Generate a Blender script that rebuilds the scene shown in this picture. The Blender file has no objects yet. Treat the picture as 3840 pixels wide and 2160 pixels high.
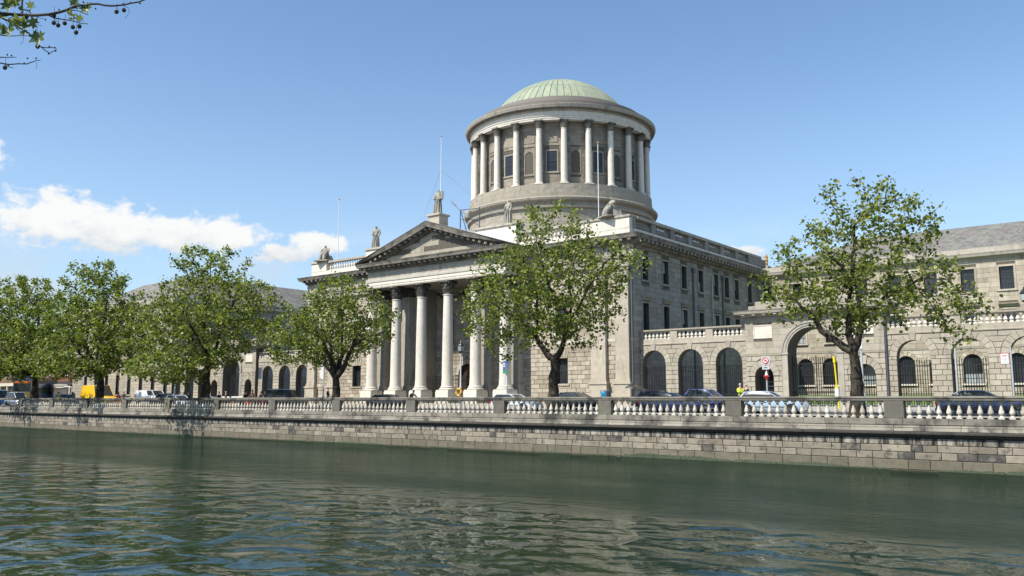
import bpy, math, random
import numpy as np
from mathutils import Vector, Matrix
R = math.radians
random.seed(7); rng = np.random.default_rng(7)
sc = bpy.context.scene
col = sc.collection

# ------------------------------------------------------------------ camera, sky, sun, exposure
EYE = 0.6
cam = bpy.data.objects.new('camera', bpy.data.cameras.new('camera')); col.objects.link(cam)
cam.location = (0, 0, EYE); cam.rotation_euler = (R(90 + 7.45), 0, R(38.4))
cam.data.lens = 29.95; cam.data.sensor_width = 36; cam.data.clip_start = 0.1; cam.data.clip_end = 6000
sc.camera = cam
SUN_EL, SUN_AZ = 50.0, 20.0            # degrees; azimuth to the left of the straight-on (-Y) direction
sdir = Vector((-math.sin(R(SUN_AZ))*math.cos(R(SUN_EL)), -math.cos(R(SUN_AZ))*math.cos(R(SUN_EL)), math.sin(R(SUN_EL))))
sun = bpy.data.objects.new('sun', bpy.data.lights.new('sun', 'SUN')); col.objects.link(sun)
sun.data.energy = 5.0; sun.data.angle = R(0.53); sun.data.color = (1.0, 0.945, 0.86)
sun.rotation_euler = sdir.to_track_quat('Z', 'Y').to_euler()
sc.view_settings.view_transform = 'Standard'; sc.view_settings.look = 'None'
sc.view_settings.exposure = 0.36; sc.view_settings.gamma = 1.0; sc.view_settings.use_curve_mapping = False
sc.render.engine = 'CYCLES'
sc.cycles.max_bounces = 6; sc.cycles.diffuse_bounces = 1; sc.cycles.sample_clamp_indirect = 25; sc.cycles.glossy_bounces = 3; sc.cycles.transmission_bounces = 2; sc.cycles.transparent_max_bounces = 4
sc.cycles.caustics_reflective = False; sc.cycles.caustics_refractive = False

class NT:
    """small helper for node trees"""
    def __init__(s, tree): s.t = tree; s.n = tree.nodes; s.l = tree.links
    def add(s, ty, ins=None, **kw):
        n = s.n.new(ty)
        for k, v in kw.items(): setattr(n, k, v)
        for k, v in (ins or {}).items():
            if isinstance(v, bpy.types.NodeSocket): s.l.new(v, n.inputs[k])
            else: n.inputs[k].default_value = v
        return n
    def math(s, op, a, b=0.0, c=None, clamp=False):
        n = s.n.new('ShaderNodeMath'); n.operation = op; n.use_clamp = clamp
        for i, v in enumerate((a, b) if c is None else (a, b, c)):
            if isinstance(v, bpy.types.NodeSocket): s.l.new(v, n.inputs[i])
            else: n.inputs[i].default_value = v
        return n.outputs[0]
    def mix(s, f, a, b, mode='MIX'):
        n = s.n.new('ShaderNodeMix'); n.data_type = 'RGBA'; n.blend_type = mode; n.clamp_factor = True
        for k, v in ((0, f), (6, a), (7, b)):
            if isinstance(v, bpy.types.NodeSocket): s.l.new(v, n.inputs[k])
            else: n.inputs[k].default_value = v if k == 0 else (v[0], v[1], v[2], 1)
        return n.outputs[2]
    def ramp(s, f, lo, hi, a=0.0, b=1.0):
        n = s.n.new('ShaderNodeMapRange'); n.interpolation_type = 'SMOOTHSTEP'
        s.l.new(f, n.inputs[0])
        for i, v in enumerate((lo, hi, a, b)): n.inputs[1+i].default_value = v
        return n.outputs[0]
    def noise(s, vec, scale, detail=3.0, rough=0.55, dist=0.0):
        n = s.n.new('ShaderNodeTexNoise'); n.inputs['Scale'].default_value = scale
        n.inputs['Detail'].default_value = detail; n.inputs['Roughness'].default_value = rough
        n.inputs['Distortion'].default_value = dist
        if vec is not None: s.l.new(vec, n.inputs['Vector'])
        return n.outputs[0]
    def scale(s, vec, xyz, off=(0, 0, 0)):
        n = s.n.new('ShaderNodeMapping'); s.l.new(vec, n.inputs[0])
        n.inputs['Scale'].default_value = xyz; n.inputs['Location'].default_value = off
        return n.outputs[0]

world = bpy.data.worlds.new('World'); sc.world = world; world.use_nodes = True
def build_world():
    w = NT(world.node_tree); w.n.clear()
    sky = w.n.new('ShaderNodeTexSky'); sky.sky_type = 'NISHITA'; sky.sun_disc = False
    sky.sun_elevation = R(SUN_EL); sky.sun_rotation = R(180 + SUN_AZ)
    sky.altitude = 0; sky.air_density = 1.0; sky.dust_density = 0.6; sky.ozone_density = 1.6
    tc = w.n.new('ShaderNodeTexCoord'); d = tc.outputs['Generated']
    sep = w.add('ShaderNodeSeparateXYZ', {0: d})
    az = w.math('MULTIPLY', w.math('ARCTAN2', sep.outputs[0], sep.outputs[1]), 57.2958)
    el = w.math('MULTIPLY', w.math('ARCSINE', sep.outputs[2]), 57.2958)
    vec = w.add('ShaderNodeCombineXYZ', {0: az, 1: el, 2: 0.0}).outputs[0]
    # cumulus bodies as soft ellipses of (azimuth, elevation) roughened by noise
    def blob(a, e, ra, re):
        x = w.math('DIVIDE', w.math('SUBTRACT', az, a), ra); y = w.math('DIVIDE', w.math('SUBTRACT', el, e), re)
        return w.math('SUBTRACT', 1.0, w.math('SQRT', w.math('ADD', w.math('MULTIPLY', x, x), w.math('MULTIPLY', y, y))))
    def smax(lst, k=0.18):
        o = lst[0]
        for b in lst[1:]:
            n = w.n.new('ShaderNodeMath'); n.operation = 'SMOOTH_MAX'; n.inputs[2].default_value = k
            w.l.new(o, n.inputs[0]); w.l.new(b, n.inputs[1]); o = n.outputs[0]
        return o
    main = smax([blob(-67.6, 10.7, 3.16, 1.93), blob(-64.0, 10.3, 4.09, 1.76), blob(-60.2, 10.3, 3.16, 1.51), blob(-57.4, 10.5, 3.16, 1.26),
                 blob(-51.4, 10.2, 2.23, 1.05), blob(-53.6, 9.4, 2.23, 0.76), blob(-71.6, 14.0, 2.23, 1.01), blob(-23.2, 9.5, 1.67, 0.50),
                 blob(-88.0, 11.0, 5.58, 1.68), blob(38, 9.5, 5.58, 1.51), blob(-125, 9, 7.44, 1.51), blob(115, 10, 7.44, 1.68), blob(170, 9, 7.44, 1.68)])
    n1 = w.noise(w.scale(vec, (1, 1.5, 1)), .62, 6.0, .6, .15)
    n2 = w.noise(w.scale(vec, (.45, 1.2, 1), (3, 7, 0)), .30, 5.0, .6, .3)
    dens = w.math('ADD', main, w.math('MULTIPLY', w.math('SUBTRACT', n1, .5), 1.95))
    m1 = w.ramp(dens, -.02, 0.46)
    low = w.math('MULTIPLY', w.ramp(el, 12.5, 5.0), w.ramp(n2, .42, .66))     # thin broken cloud low in the sky, all the way round
    mask = w.math('MAXIMUM', m1, w.math('MULTIPLY', low, .72))
    lit = w.math('ADD', w.math('MULTIPLY', w.math('SUBTRACT', n1, .5), 1.8), w.math('MULTIPLY', w.math('SUBTRACT', el, 9.7), .42))
    shade = w.ramp(lit, -.75, .45)
    ccol = w.mix(shade, (4.3, 4.6, 4.95), (6.25, 6.3, 6.3))
    haze = w.ramp(el, 24.0, -2.0)
    skyc = w.mix(1.0, sky.outputs[0], (1.05, 1.17, 1.23), 'MULTIPLY')
    skyc = w.mix(w.math('MULTIPLY', haze, .52), skyc, (3.75, 4.85, 6.3))
    c = w.mix(mask, skyc, ccol)
    bg = w.add('ShaderNodeBackground', {0: c, 1: 0.12})
    out = w.n.new('ShaderNodeOutputWorld'); w.l.new(bg.outputs[0], out.inputs[0])
build_world()

# ------------------------------------------------------------------ materials
MATS = {}
def principled(name):
    m = bpy.data.materials.new(name); m.use_nodes = True
    w = NT(m.node_tree); b = w.n['Principled BSDF']; MATS[name] = m
    return m, w, b
def plain(name, c, rough=.6, metal=0.0, var=.08, spec=.5, scale=6.0, coat=0.0, bump=0.0):
    m, w, b = principled(name)
    tc = w.n.new('ShaderNodeTexCoord'); oi = w.n.new('ShaderNodeObjectInfo')
    n = w.noise(tc.outputs['Object'], scale, 4.0)
    k = w.math('ADD', w.math('MULTIPLY', w.math('SUBTRACT', n, .5), var*4), w.math('MULTIPLY', w.math('SUBTRACT', oi.outputs['Random'], .5), var))
    hs = w.add('ShaderNodeHueSaturation', {'Color': (c[0], c[1], c[2], 1), 'Value': w.math('ADD', 1.0, k)})
    w.l.new(hs.outputs[0], b.inputs['Base Color'])
    b.inputs['Roughness'].default_value = rough; b.inputs['Metallic'].default_value = metal
    b.inputs['Specular IOR Level'].default_value = spec; b.inputs['Coat Weight'].default_value = coat
    if bump:
        bm = w.add('ShaderNodeBump', {'Height': n, 'Strength': bump, 'Distance': .02}); w.l.new(bm.outputs[0], b.inputs['Normal'])
    return m
def stone(name, a, b_, dirt=(.07, .065, .058), dirt_amt=.5, rnd=.35, rough=.85, streak=(1.2, 1.2, .22), fine=14.0, bump=.35, blocky=True, lo=.5, hi=.75, dark=0.0):
    """weathered stone: two tones per block, grain, and soot streaks with their own shape"""
    a = tuple(x*y for x, y in zip(a, (.86, .835, .79))); b_ = tuple(x*y for x, y in zip(b_, (.86, .835, .79)))
    m, w, b = principled(name)
    g = w.n.new('ShaderNodeNewGeometry'); oi = w.n.new('ShaderNodeObjectInfo')
    pos = g.outputs['Position']
    if blocky:
        r = w.math('FRACT', w.math('ADD', w.math('MULTIPLY', g.outputs['Random Per Island'], 1.0), w.math('MULTIPLY', oi.outputs['Random'], 7.31)))
    else:
        r = w.math('MULTIPLY', oi.outputs['Random'], 1.0)
    big = w.noise(pos, .55, 4.0, .6)
    f = w.math('ADD', w.math('MULTIPLY', w.math('SUBTRACT', r, .5), rnd*2), big, clamp=True)
    c = w.mix(f, a, b_)
    if dark: c = w.mix(w.math('MULTIPLY', w.math('LESS_THAN', w.math('FRACT', w.math('MULTIPLY', r, 17.3)), dark), w.ramp(w.noise(pos, 3.5, 3.0), .3, .6, .45, 1.0)), c, (.075, .072, .068))
    grain = w.noise(pos, fine, 5.0, .65)
    mid = w.noise(pos, 2.6, 4.0, .6)
    c = w.mix(w.math('MULTIPLY', w.ramp(mid, .35, .75), .35), c, [x*.62 for x in a])
    st = w.noise(w.scale(pos, streak), 1.0, 5.0, .62, .4)
    c = w.mix(w.math('MULTIPLY', w.ramp(st, lo, hi), dirt_amt), c, dirt)
    c = w.mix(.5, c, w.mix(grain, (.62, .62, .62), (1.3, 1.3, 1.3)), 'MULTIPLY')
    w.l.new(c, b.inputs['Base Color']); b.inputs['Roughness'].default_value = rough
    b.inputs['Specular IOR Level'].default_value = .25
    bm = w.add('ShaderNodeBump', {'Height': w.math('ADD', grain, w.math('MULTIPLY', mid, .7)), 'Strength': bump, 'Distance': .03})
    w.l.new(bm.outputs[0], b.inputs['Normal'])
    return m
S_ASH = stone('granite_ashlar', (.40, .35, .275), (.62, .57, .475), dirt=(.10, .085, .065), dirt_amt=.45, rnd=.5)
S_EAST = stone('granite_side_shade', (.30, .29, .265), (.43, .415, .38), dirt_amt=.35, rnd=.45)  # side stone toned down: part of the wall's shade sits in its colour
S_JOINT = stone('mortar_joint', (.12, .11, .095), (.17, .155, .13), rnd=0, blocky=False)
S_PIL = stone('pilaster_stone', (.46, .42, .345), (.64, .59, .50), dirt=(.17, .14, .105), dirt_amt=.6, rnd=.12, blocky=False, lo=.5, hi=.78, streak=(1.6, 1.6, .5))
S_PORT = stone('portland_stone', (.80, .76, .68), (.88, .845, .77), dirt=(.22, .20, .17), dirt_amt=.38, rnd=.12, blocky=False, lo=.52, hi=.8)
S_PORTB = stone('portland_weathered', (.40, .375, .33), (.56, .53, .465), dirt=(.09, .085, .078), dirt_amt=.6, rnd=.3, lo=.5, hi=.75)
S_SOOT_SHADE = stone('sooty_shaded_cornice', (.20, .19, .17), (.36, .335, .295), dirt=(.05, .048, .045), dirt_amt=.7, rnd=.25, blocky=False, lo=.42, hi=.66, streak=(1.4, 1.4, 1.4))  # soot plus the shade of overhanging cornice faces, both in the colour
S_DARK = stone('dark_capital', (.10, .095, .085), (.34, .315, .27), dirt=(.03, .029, .028), dirt_amt=.8, rnd=.25, blocky=False, lo=.38, hi=.58, streak=(2.5, 2.5, 2.0))  # dark mottled stone for carved capitals and swags
S_DRUM = stone('drum_stone', (.28, .25, .205), (.43, .39, .325), dirt=(.09, .08, .07), dirt_amt=.5, rnd=.45)
S_LOW = stone('drum_base_stone', (.36, .33, .275), (.50, .465, .395), dirt=(.11, .10, .085), dirt_amt=.45, rnd=.3)
S_STAT = stone('statue_stone', (.40, .38, .335), (.58, .55, .485), dirt=(.10, .095, .088), dirt_amt=.65, rnd=.1, blocky=False, lo=.42, hi=.65, streak=(2, 2, .8), fine=20)
S_SCREEN = stone('screen_granite', (.40, .37, .305), (.56, .52, .44), dirt=(.10, .095, .085), dirt_amt=.4, rnd=.4)
S_QUAY = stone('quay_stone', (.21, .188, .15), (.45, .405, .33), dirt=(.045, .043, .042), dirt_amt=.62, rnd=.34, lo=.52, hi=.66, streak=(2.2, 2.2, 2.6), fine=9, dark=.06)
S_QUAYD = stone('quay_stone_sooty', (.28, .255, .215), (.56, .52, .45), dirt=(.022, .022, .023), dirt_amt=.95, rnd=.4, lo=.40, hi=.62, streak=(3.2, 3.2, .7), fine=9)
S_QUAYL = stone('quay_stone_tidal', (.16, .148, .112), (.25, .228, .172), dirt=(.06, .062, .04), dirt_amt=.6, rnd=.3, streak=(.8, .8, 1.2), fine=9)
S_QUAYT = stone('parapet_stone', (.22, .205, .175), (.40, .375, .32), dirt=(.035, .034, .032), dirt_amt=.85, rnd=.35, lo=.45, hi=.68, streak=(.8, .8, .8), fine=9)
S_PIER = stone('parapet_pier', (.13, .125, .11), (.25, .235, .20), dirt=(.04, .038, .035), dirt_amt=.6, rnd=.2, blocky=False)
S_BAL = stone('baluster_stone', (.50, .465, .39), (.82, .785, .70), dirt=(.15, .15, .12), dirt_amt=.7, rnd=.45, blocky=False, lo=.50, hi=.72, streak=(4, 4, 5), bump=.3)
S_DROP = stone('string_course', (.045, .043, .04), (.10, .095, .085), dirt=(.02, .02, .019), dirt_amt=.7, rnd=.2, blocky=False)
plain('slate', (.16, .155, .155), .7)
def slate_mat():
    m, w, b = principled('slate_roof')
    g = w.n.new('ShaderNodeNewGeometry'); p = g.outputs['Position']
    br = w.n.new('ShaderNodeTexBrick'); br.inputs['Scale'].default_value = 1.0
    tc = w.n.new('ShaderNodeTexCoord')
    w.l.new(w.scale(tc.outputs['UV'], (1, 1, 1)), br.inputs['Vector'])
    br.inputs['Color1'].default_value = (.11, .106, .104, 1); br.inputs['Color2'].default_value = (.27, .235, .205, 1)
    br.inputs['Mortar'].default_value = (.08, .078, .075, 1); br.inputs['Mortar Size'].default_value = .015
    br.inputs['Brick Width'].default_value = .32; br.inputs['Row Height'].default_value = .2
    c = w.mix(w.math('MULTIPLY', w.ramp(w.noise(p, .9, 5.0), .46, .66), .7), br.outputs[0], (.20, .225, .165))
    w.l.new(c, b.inputs['Base Color']); b.inputs['Roughness'].default_value = .75
    bm = w.add('ShaderNodeBump', {'Height': br.outputs['Fac'], 'Strength': .6, 'Distance': -.02}); w.l.new(bm.outputs[0], b.inputs['Normal'])
    return m
slate_mat()
def copper_mat():
    m, w, b = principled('copper_verdigris')
    g = w.n.new('ShaderNodeNewGeometry'); oi = w.n.new('ShaderNodeObjectInfo'); p = g.outputs['Position']
    c = w.mix(w.noise(p, .5, 5.0), (.205, .255, .18), (.335, .37, .275))
    c = w.mix(oi.outputs['Random'], c, w.mix(.5, c, (.40, .40, .27)))
    st = w.noise(w.scale(p, (2.2, 2.2, .35)), 1.0, 5.0, .65, .3)
    c = w.mix(w.math('MULTIPLY', w.ramp(st, .46, .72), .6), c, (.15, .185, .13))
    w.l.new(c, b.inputs['Base Color']); b.inputs['Roughness'].default_value = .72; b.inputs['Specular IOR Level'].default_value = .3
    return m
copper_mat()
plain('copper_seam', (.20, .25, .165), .7); plain('lead_grey', (.165, .145, .125), .75, var=.12)
plain('iron', (.012, .012, .013), .5); plain('iron_blue', (.05, .07, .10), .5)
plain('white_paint', (.75, .75, .73), .45, var=.04); plain('lamp_silver', (.52, .54, .55), .4, .25); plain('lamp_black', (.015, .015, .016), .4)
plain('door_wood', (.055, .03, .02), .45); plain('sash_white', (.35, .33, .30), .5); plain('sash_dark', (.05, .032, .026), .5)
plain('pipe_grey', (.11, .115, .125), .6); plain('asphalt', (.052, .052, .055), .9, var=.12, bump=.3); plain('paving', (.33, .315, .285), .9, var=.1, bump=.2)
plain('kerb', (.40, .385, .35), .85); plain('grass', (.10, .17, .03), .9, var=.15, scale=3.0); plain('earth', (.10, .095, .08), .95)
plain('road_paint', (.62, .62, .58), .7); plain('stucco', (.55, .54, .50), .8)
plain('terracotta', (.52, .30, .12), .7); plain('algae', (.014, .027, .005), .7, var=.2, scale=2.0, bump=.8)
plain('brick_red', (.18, .062, .04), .85, var=.15); plain('shop_dark', (.03, .024, .022), .5); plain('shop_cream', (.50, .44, .33), .7)
plain('tyre', (.018, .018, .019), .8); plain('rim', (.45, .46, .47), .3, .8); plain('black_trim', (.015, .015, .016), .5)
plain('tail_red', (.55, .02, .012), .25); plain('head_glass', (.75, .77, .78), .12); plain('plate', (.7, .7, .68), .5)
plain('skin', (.50, .30, .22), .55); plain('hair_dark', (.03, .022, .018), .6); plain('hair_grey', (.45, .43, .41), .6); plain('hair_fair', (.32, .20, .08), .6)
for n_, c_ in dict(cloth_black=(.015, .015, .018), cloth_navy=(.02, .03, .07), cloth_blue=(.06, .11, .25), cloth_pink=(.55, .27, .26), cloth_red=(.50, .04, .04),
                   cloth_yellow=(.55, .38, .03), cloth_hivis=(.62, .80, .04), cloth_tan=(.36, .25, .15), cloth_grey=(.30, .32, .34), cloth_jeans=(.05, .07, .12),
                   cloth_brown=(.13, .06, .03), cloth_white=(.65, .64, .62)).items(): plain(n_, c_, .85, var=.06)
for n_, c_ in dict(paint_navy=(.010, .016, .065), paint_silver=(.36, .44, .52), paint_blue=(.13, .16, .38), paint_black=(.008, .009, .012), paint_white=(.78, .79, .79),
                   paint_pale=(.55, .58, .60), paint_yellow=(.88, .52, .012), paint_sky=(.05, .33, .72), paint_bus=(.04, .07, .16)).items():
    plain(n_, c_, .28, 0.0, var=.01, coat=.9)
plain('sign_white', (.75, .75, .74), .4, var=.02); plain('sign_red', (.60, .03, .03), .4, var=.02); plain('sign_grey', (.50, .51, .52), .4, var=.02)
plain('sign_black', (.02, .02, .02), .4); plain('sign_yellow', (.80, .62, .01), .45, var=.03); plain('sign_blue', (.05, .12, .36), .4, var=.03)
plain('orange', (.75, .20, .02), .5); plain('poster_green', (.05, .25, .13), .5); plain('poster_photo', (.16, .13, .12), .5, var=.3, scale=20); plain('screen_cyan', (.06, .42, .68), .4)
plain('buoy', (.80, .42, .015), .5, var=.04)
def glass(name, c, rough=.06):
    m, w, b = principled(name)
    g = w.n.new('ShaderNodeNewGeometry'); oi = w.n.new('ShaderNodeObjectInfo')
    n = w.noise(g.outputs['Position'], .8, 2.0)
    k = w.math('MULTIPLY', w.math('ADD', n, w.math('MULTIPLY', oi.outputs['Random'], .8)), 1.0)
    w.l.new(w.mix(k, [x*.4 for x in c], [x*1.5 for x in c]), b.inputs['Base Color'])
    b.inputs['Roughness'].default_value = rough; b.inputs['IOR'].default_value = 1.5
    bm = w.add('ShaderNodeBump', {'Height': w.noise(g.outputs['Position'], 1.7, 2.0), 'Strength': .06, 'Distance': .05}); w.l.new(bm.outputs[0], b.inputs['Normal'])
    return m
glass('window_glass', (.018, .022, .026)); glass('car_glass', (.02, .026, .028), .17); glass('blind_glass', (.30, .33, .33), .2)
def bark_mat():
    m, w, b = principled('bark')
    tc = w.n.new('ShaderNodeTexCoord'); g = w.n.new('ShaderNodeNewGeometry'); p = g.outputs['Position']
    n = w.noise(w.scale(p, (1, 1, .35)), 5.0, 6.0, .65, .4)
    c = w.mix(w.ramp(n, .35, .7), (.018, .015, .012), (.075, .062, .046))
    c = w.mix(w.math('MULTIPLY', w.ramp(w.noise(p, 1.3, 3.0), .55, .72), .55), c, (.15, .13, .095))
    w.l.new(c, b.inputs['Base Color']); b.inputs['Roughness'].default_value = .9; b.inputs['Specular IOR Level'].default_value = .2
    bm = w.add('ShaderNodeBump', {'Height': n, 'Strength': .8, 'Distance': .08}); w.l.new(bm.outputs[0], b.inputs['Normal'])
bark_mat()
def leaf_mat(name, a, b_, c_, tr=.32):
    m = bpy.data.materials.new(name); m.use_nodes = True; MATS[name] = m
    w = NT(m.node_tree); b = w.n['Principled BSDF']; out = w.n['Material Output']
    g = w.n.new('ShaderNodeNewGeometry')
    rr = g.outputs['Random Per Island']
    r2 = w.math('FRACT', w.math('MULTIPLY', rr, 13.7))
    c = w.mix(w.ramp(rr, .05, .8), a, b_); c = w.mix(w.ramp(r2, .78, .98), c, c_)
    w.l.new(c, b.inputs['Base Color']); b.inputs['Roughness'].default_value = .42; b.inputs['Specular IOR Level'].default_value = .4
    t = w.add('ShaderNodeBsdfTranslucent', {0: w.mix(1.0, c, (1.55, 1.75, .7), 'MULTIPLY')})
    mx = w.add('ShaderNodeMixShader', {0: tr}); w.l.new(b.outputs[0], mx.inputs[1]); w.l.new(t.outputs[0], mx.inputs[2])
    w.l.new(mx.outputs[0], out.inputs[0])
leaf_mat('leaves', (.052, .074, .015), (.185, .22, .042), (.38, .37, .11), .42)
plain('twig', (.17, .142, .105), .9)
leaf_mat('leaves_lit', (.022, .048, .010), (.05, .095, .016), (.20, .23, .08), .35)
leaf_mat('leaves_shaded', (.012, .030, .006), (.022, .05, .008), (.05, .09, .012), .12)  # lit and shaded copies of the bough leaves, light set into the colour
plain('seed_ball', (.03, .022, .014), .9, bump=1.0, scale=60.0)
def water_mat():
    m, w, b = principled('river_water')
    g = w.n.new('ShaderNodeNewGeometry'); p = g.outputs['Position']
    sp = w.add('ShaderNodeSeparateXYZ', {0: p})
    edge = w.math('ADD', sp.outputs[1], w.math('MULTIPLY', w.math('SUBTRACT', w.noise(w.scale(p, (.10, .35, 1)), 1.0, 3.0), .5), 5.0))
    far = w.ramp(edge, 20.8, 25.5)                     # a breeze ruffles the strip along the far wall
    patch = w.noise(w.scale(p, (.05, .16, 1), (4, 2, 0)), 1.0, 3.0)
    big = w.noise(w.scale(p, (.8, 1.0, 1)), .90, 1.0, .4, .5)
    med = w.noise(w.scale(p, (1, 1.25, 1), (7, 3, 0)), 2.6, 2.0, .5, .2)
    small = w.noise(w.scale(p, (1, 1.2, 1)), 7.5, 3.0, .6)
    near_h = w.math('ADD', w.math('MULTIPLY', big, .27), w.math('MULTIPLY', med, .034))
    near_h = w.math('ADD', near_h, w.math('MULTIPLY', small, w.math('MULTIPLY', w.ramp(patch, .45, .62), .010)))
    far_h = w.math('ADD', w.math('MULTIPLY', small, w.math('MULTIPLY', w.ramp(patch, .3, .7, .25, 1.6), .06)), w.math('MULTIPLY', med, .07))
    h = w.math('ADD', w.math('MULTIPLY', near_h, w.math('SUBTRACT', 1.0, w.math('MULTIPLY', far, .55))), w.math('MULTIPLY', far_h, far))
    bm = w.add('ShaderNodeBump', {'Height': h, 'Strength': 1.0, 'Distance': .55}); w.l.new(bm.outputs[0], b.inputs['Normal'])
    c = w.mix(w.noise(w.scale(p, (.08, .3, 1)), 1.0, 3.0), (.006, .0155, .0085), (.011, .023, .0135))
    out = w.n['Material Output']; w.n.remove(b)
    fr = w.add('ShaderNodeFresnel', {'IOR': 1.33}); w.l.new(bm.outputs[0], fr.inputs['Normal'])
    df = w.add('ShaderNodeBsdfDiffuse', {0: c})
    gl = w.add('ShaderNodeBsdfGlossy', {0: (.90, .96, .93, 1), 1: .03}); w.l.new(bm.outputs[0], gl.inputs['Normal'])
    k = w.math('MULTIPLY', fr.outputs[0], w.ramp(far, 0.0, 1.0, .92, .52), clamp=True)      # ripple troughs hide part of the mirror
    mx = w.add('ShaderNodeMixShader', {0: k}); w.l.new(df.outputs[0], mx.inputs[1]); w.l.new(gl.outputs[0], mx.inputs[2]); w.l.new(mx.outputs[0], out.inputs[0])
water_mat()
M = MATS

# ------------------------------------------------------------------ mesh and scene-graph helpers
class MB:
    def __init__(s): s.v = []; s.f = []; s.uv = None
    def add(s, vs, fs):
        o = len(s.v); s.v.extend([tuple(v) for v in vs]); s.f.extend([tuple(i+o for i in f) for f in fs]); return s
    def box(s, x0, x1, y0, y1, z0, z1, ch=0.0):
        if x0 > x1: x0, x1 = x1, x0
        if y0 > y1: y0, y1 = y1, y0
        if ch <= 0:
            vs = [(x, y, z) for z in (z0, z1) for y in (y0, y1) for x in (x0, x1)]
            return s.add(vs, [(0, 2, 3, 1), (4, 5, 7, 6), (0, 1, 5, 4), (2, 6, 7, 3), (0, 4, 6, 2), (1, 3, 7, 5)])
        c = ch; pts = []
        for z, i in ((z0, c), (z0+c, 0), (z1-c, 0), (z1, c)):
            pts.append([(x0+i, y0+i, z), (x1-i, y0+i, z), (x1-i, y1-i, z), (x0+i, y1-i, z)])
        vs = [p for r_ in pts for p in r_]; fs = [(3, 2, 1, 0), (12, 13, 14, 15)]
        for k in range(3):
            for j in range(4): fs.append((k*4+j, k*4+(j+1) % 4, (k+1)*4+(j+1) % 4, (k+1)*4+j))
        return s.add(vs, fs)
    def prism(s, poly, a, b, axis='y'):
        """extrude polygon of (u, z) between a and b along an axis ('y': u is x, 'x': u is y, 'z': poly is (x, y))"""
        n = len(poly)
        mk = {'y': lambda p, t: (p[0], t, p[1]), 'x': lambda p, t: (t, p[0], p[1]), 'z': lambda p, t: (p[0], p[1], t)}[axis]
        vs = [mk(p, a) for p in poly] + [mk(p, b) for p in poly]
        return s.add(vs, [tuple(range(n)), tuple(range(2*n-1, n-1, -1))] + [(i, i+n, (i+1) % n+n, (i+1) % n) for i in range(n)])
    def lathe(s, prof, cx=0, cy=0, n=16, z=0, a0=0, a1=360, capb=True, capt=True):
        full = abs(a1-a0-360) < 1e-6; m = n if full else n+1; o = len(s.v)
        for r_, h in prof:
            for i in range(m):
                a = R(a0+(a1-a0)*i/n); s.v.append((cx+r_*math.sin(a), cy-r_*math.cos(a), z+h))
        k = len(prof)
        for j in range(k-1):
            for i in range(n):
                i2 = (i+1) % m
                s.f.append((o+j*m+i, o+j*m+i2, o+(j+1)*m+i2, o+(j+1)*m+i))
        if full and capt and prof[-1][0] > 1e-4: s.f.append(tuple(o+(k-1)*m+i for i in range(m)))
        if full and capb and prof[0][0] > 1e-4: s.f.append(tuple(o+i for i in range(m-1, -1, -1)))
        return s
    def tube(s, pts, rad, n=6, cap=True):
        pts = [Vector(p) for p in pts]
        if not isinstance(rad, (list, tuple)): rad = [rad]*len(pts)
        o = len(s.v); up = Vector((0, 0, 1))
        for i, p in enumerate(pts):
            d = (pts[min(i+1, len(pts)-1)]-pts[max(i-1, 0)]).normalized()
            u = d.cross(up if abs(d.z) < .95 else Vector((1, 0, 0))).normalized(); v = d.cross(u)
            for k in range(n):
                a = 2*math.pi*k/n; q = p+(u*math.cos(a)+v*math.sin(a))*rad[i]; s.v.append(tuple(q))
        for i in range(len(pts)-1):
            for k in range(n): s.f.append((o+i*n+k, o+(i+1)*n+k, o+(i+1)*n+(k+1) % n, o+i*n+(k+1) % n))
        if cap: s.f.append(tuple(o+k for k in range(n))); s.f.append(tuple(o+(len(pts)-1)*n+k for k in range(n-1, -1, -1)))
        return s
    def ball(s, c, r_, n=8, m=6, sq=(1, 1, 1)):
        return s.add([(c[0]+r_*sq[0]*math.sin(math.pi*j/m)*math.cos(2*math.pi*i/n), c[1]+r_*sq[1]*math.sin(math.pi*j/m)*math.sin(2*math.pi*i/n), c[2]+r_*sq[2]*math.cos(math.pi*j/m)) for j in range(m+1) for i in range(n)],
                     [(j*n+i, (j+1)*n+i, (j+1)*n+(i+1) % n, j*n+(i+1) % n) for j in range(m) for i in range(n)])
    def mesh(s, name, mat, smooth=False):
        me = bpy.data.meshes.new(name); me.from_pydata(s.v, [], s.f); me.validate()
        if mat is not None: me.materials.append(mat if not isinstance(mat, str) else M[mat])
        if smooth:
            me.polygons.foreach_set('use_smooth', [True]*len(me.polygons))
            me.set_sharp_from_angle(angle=R(38))
        me.update(); return me
def link(name, me, parent=None, loc=None, world=True):
    o = bpy.data.objects.new(name, me); col.objects.link(o)
    if loc is not None: o.location = loc
    if parent is not None:
        o.parent = parent
        if world and parent.type == 'EMPTY': o.matrix_parent_inverse = Matrix.Translation(-Vector(parent.location))
    return o
def thing(name, label, cat, loc=(0, 0, 0), rotz=0.0, group=None):
    o = bpy.data.objects.new(name, None); col.objects.link(o); o.empty_display_size = .3
    o.location = loc; o.rotation_euler = (0, 0, rotz); o['label'] = label; o['category'] = cat
    if group: o['group'] = group
    return o
SPLIT = {'entablature', 'recess_wall', 'cornice', 'parapet', 'parapet_pier', 'keystone', 'panel_frame', 'string_course', 'blocking_course', 'backing', 'portico_entablature', 'portico_frieze', 'portico_cornice', 'block_cornice', 'coping', 'raking_cornice', 'portico_roof', 'swag', 'niche_frame'}
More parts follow.
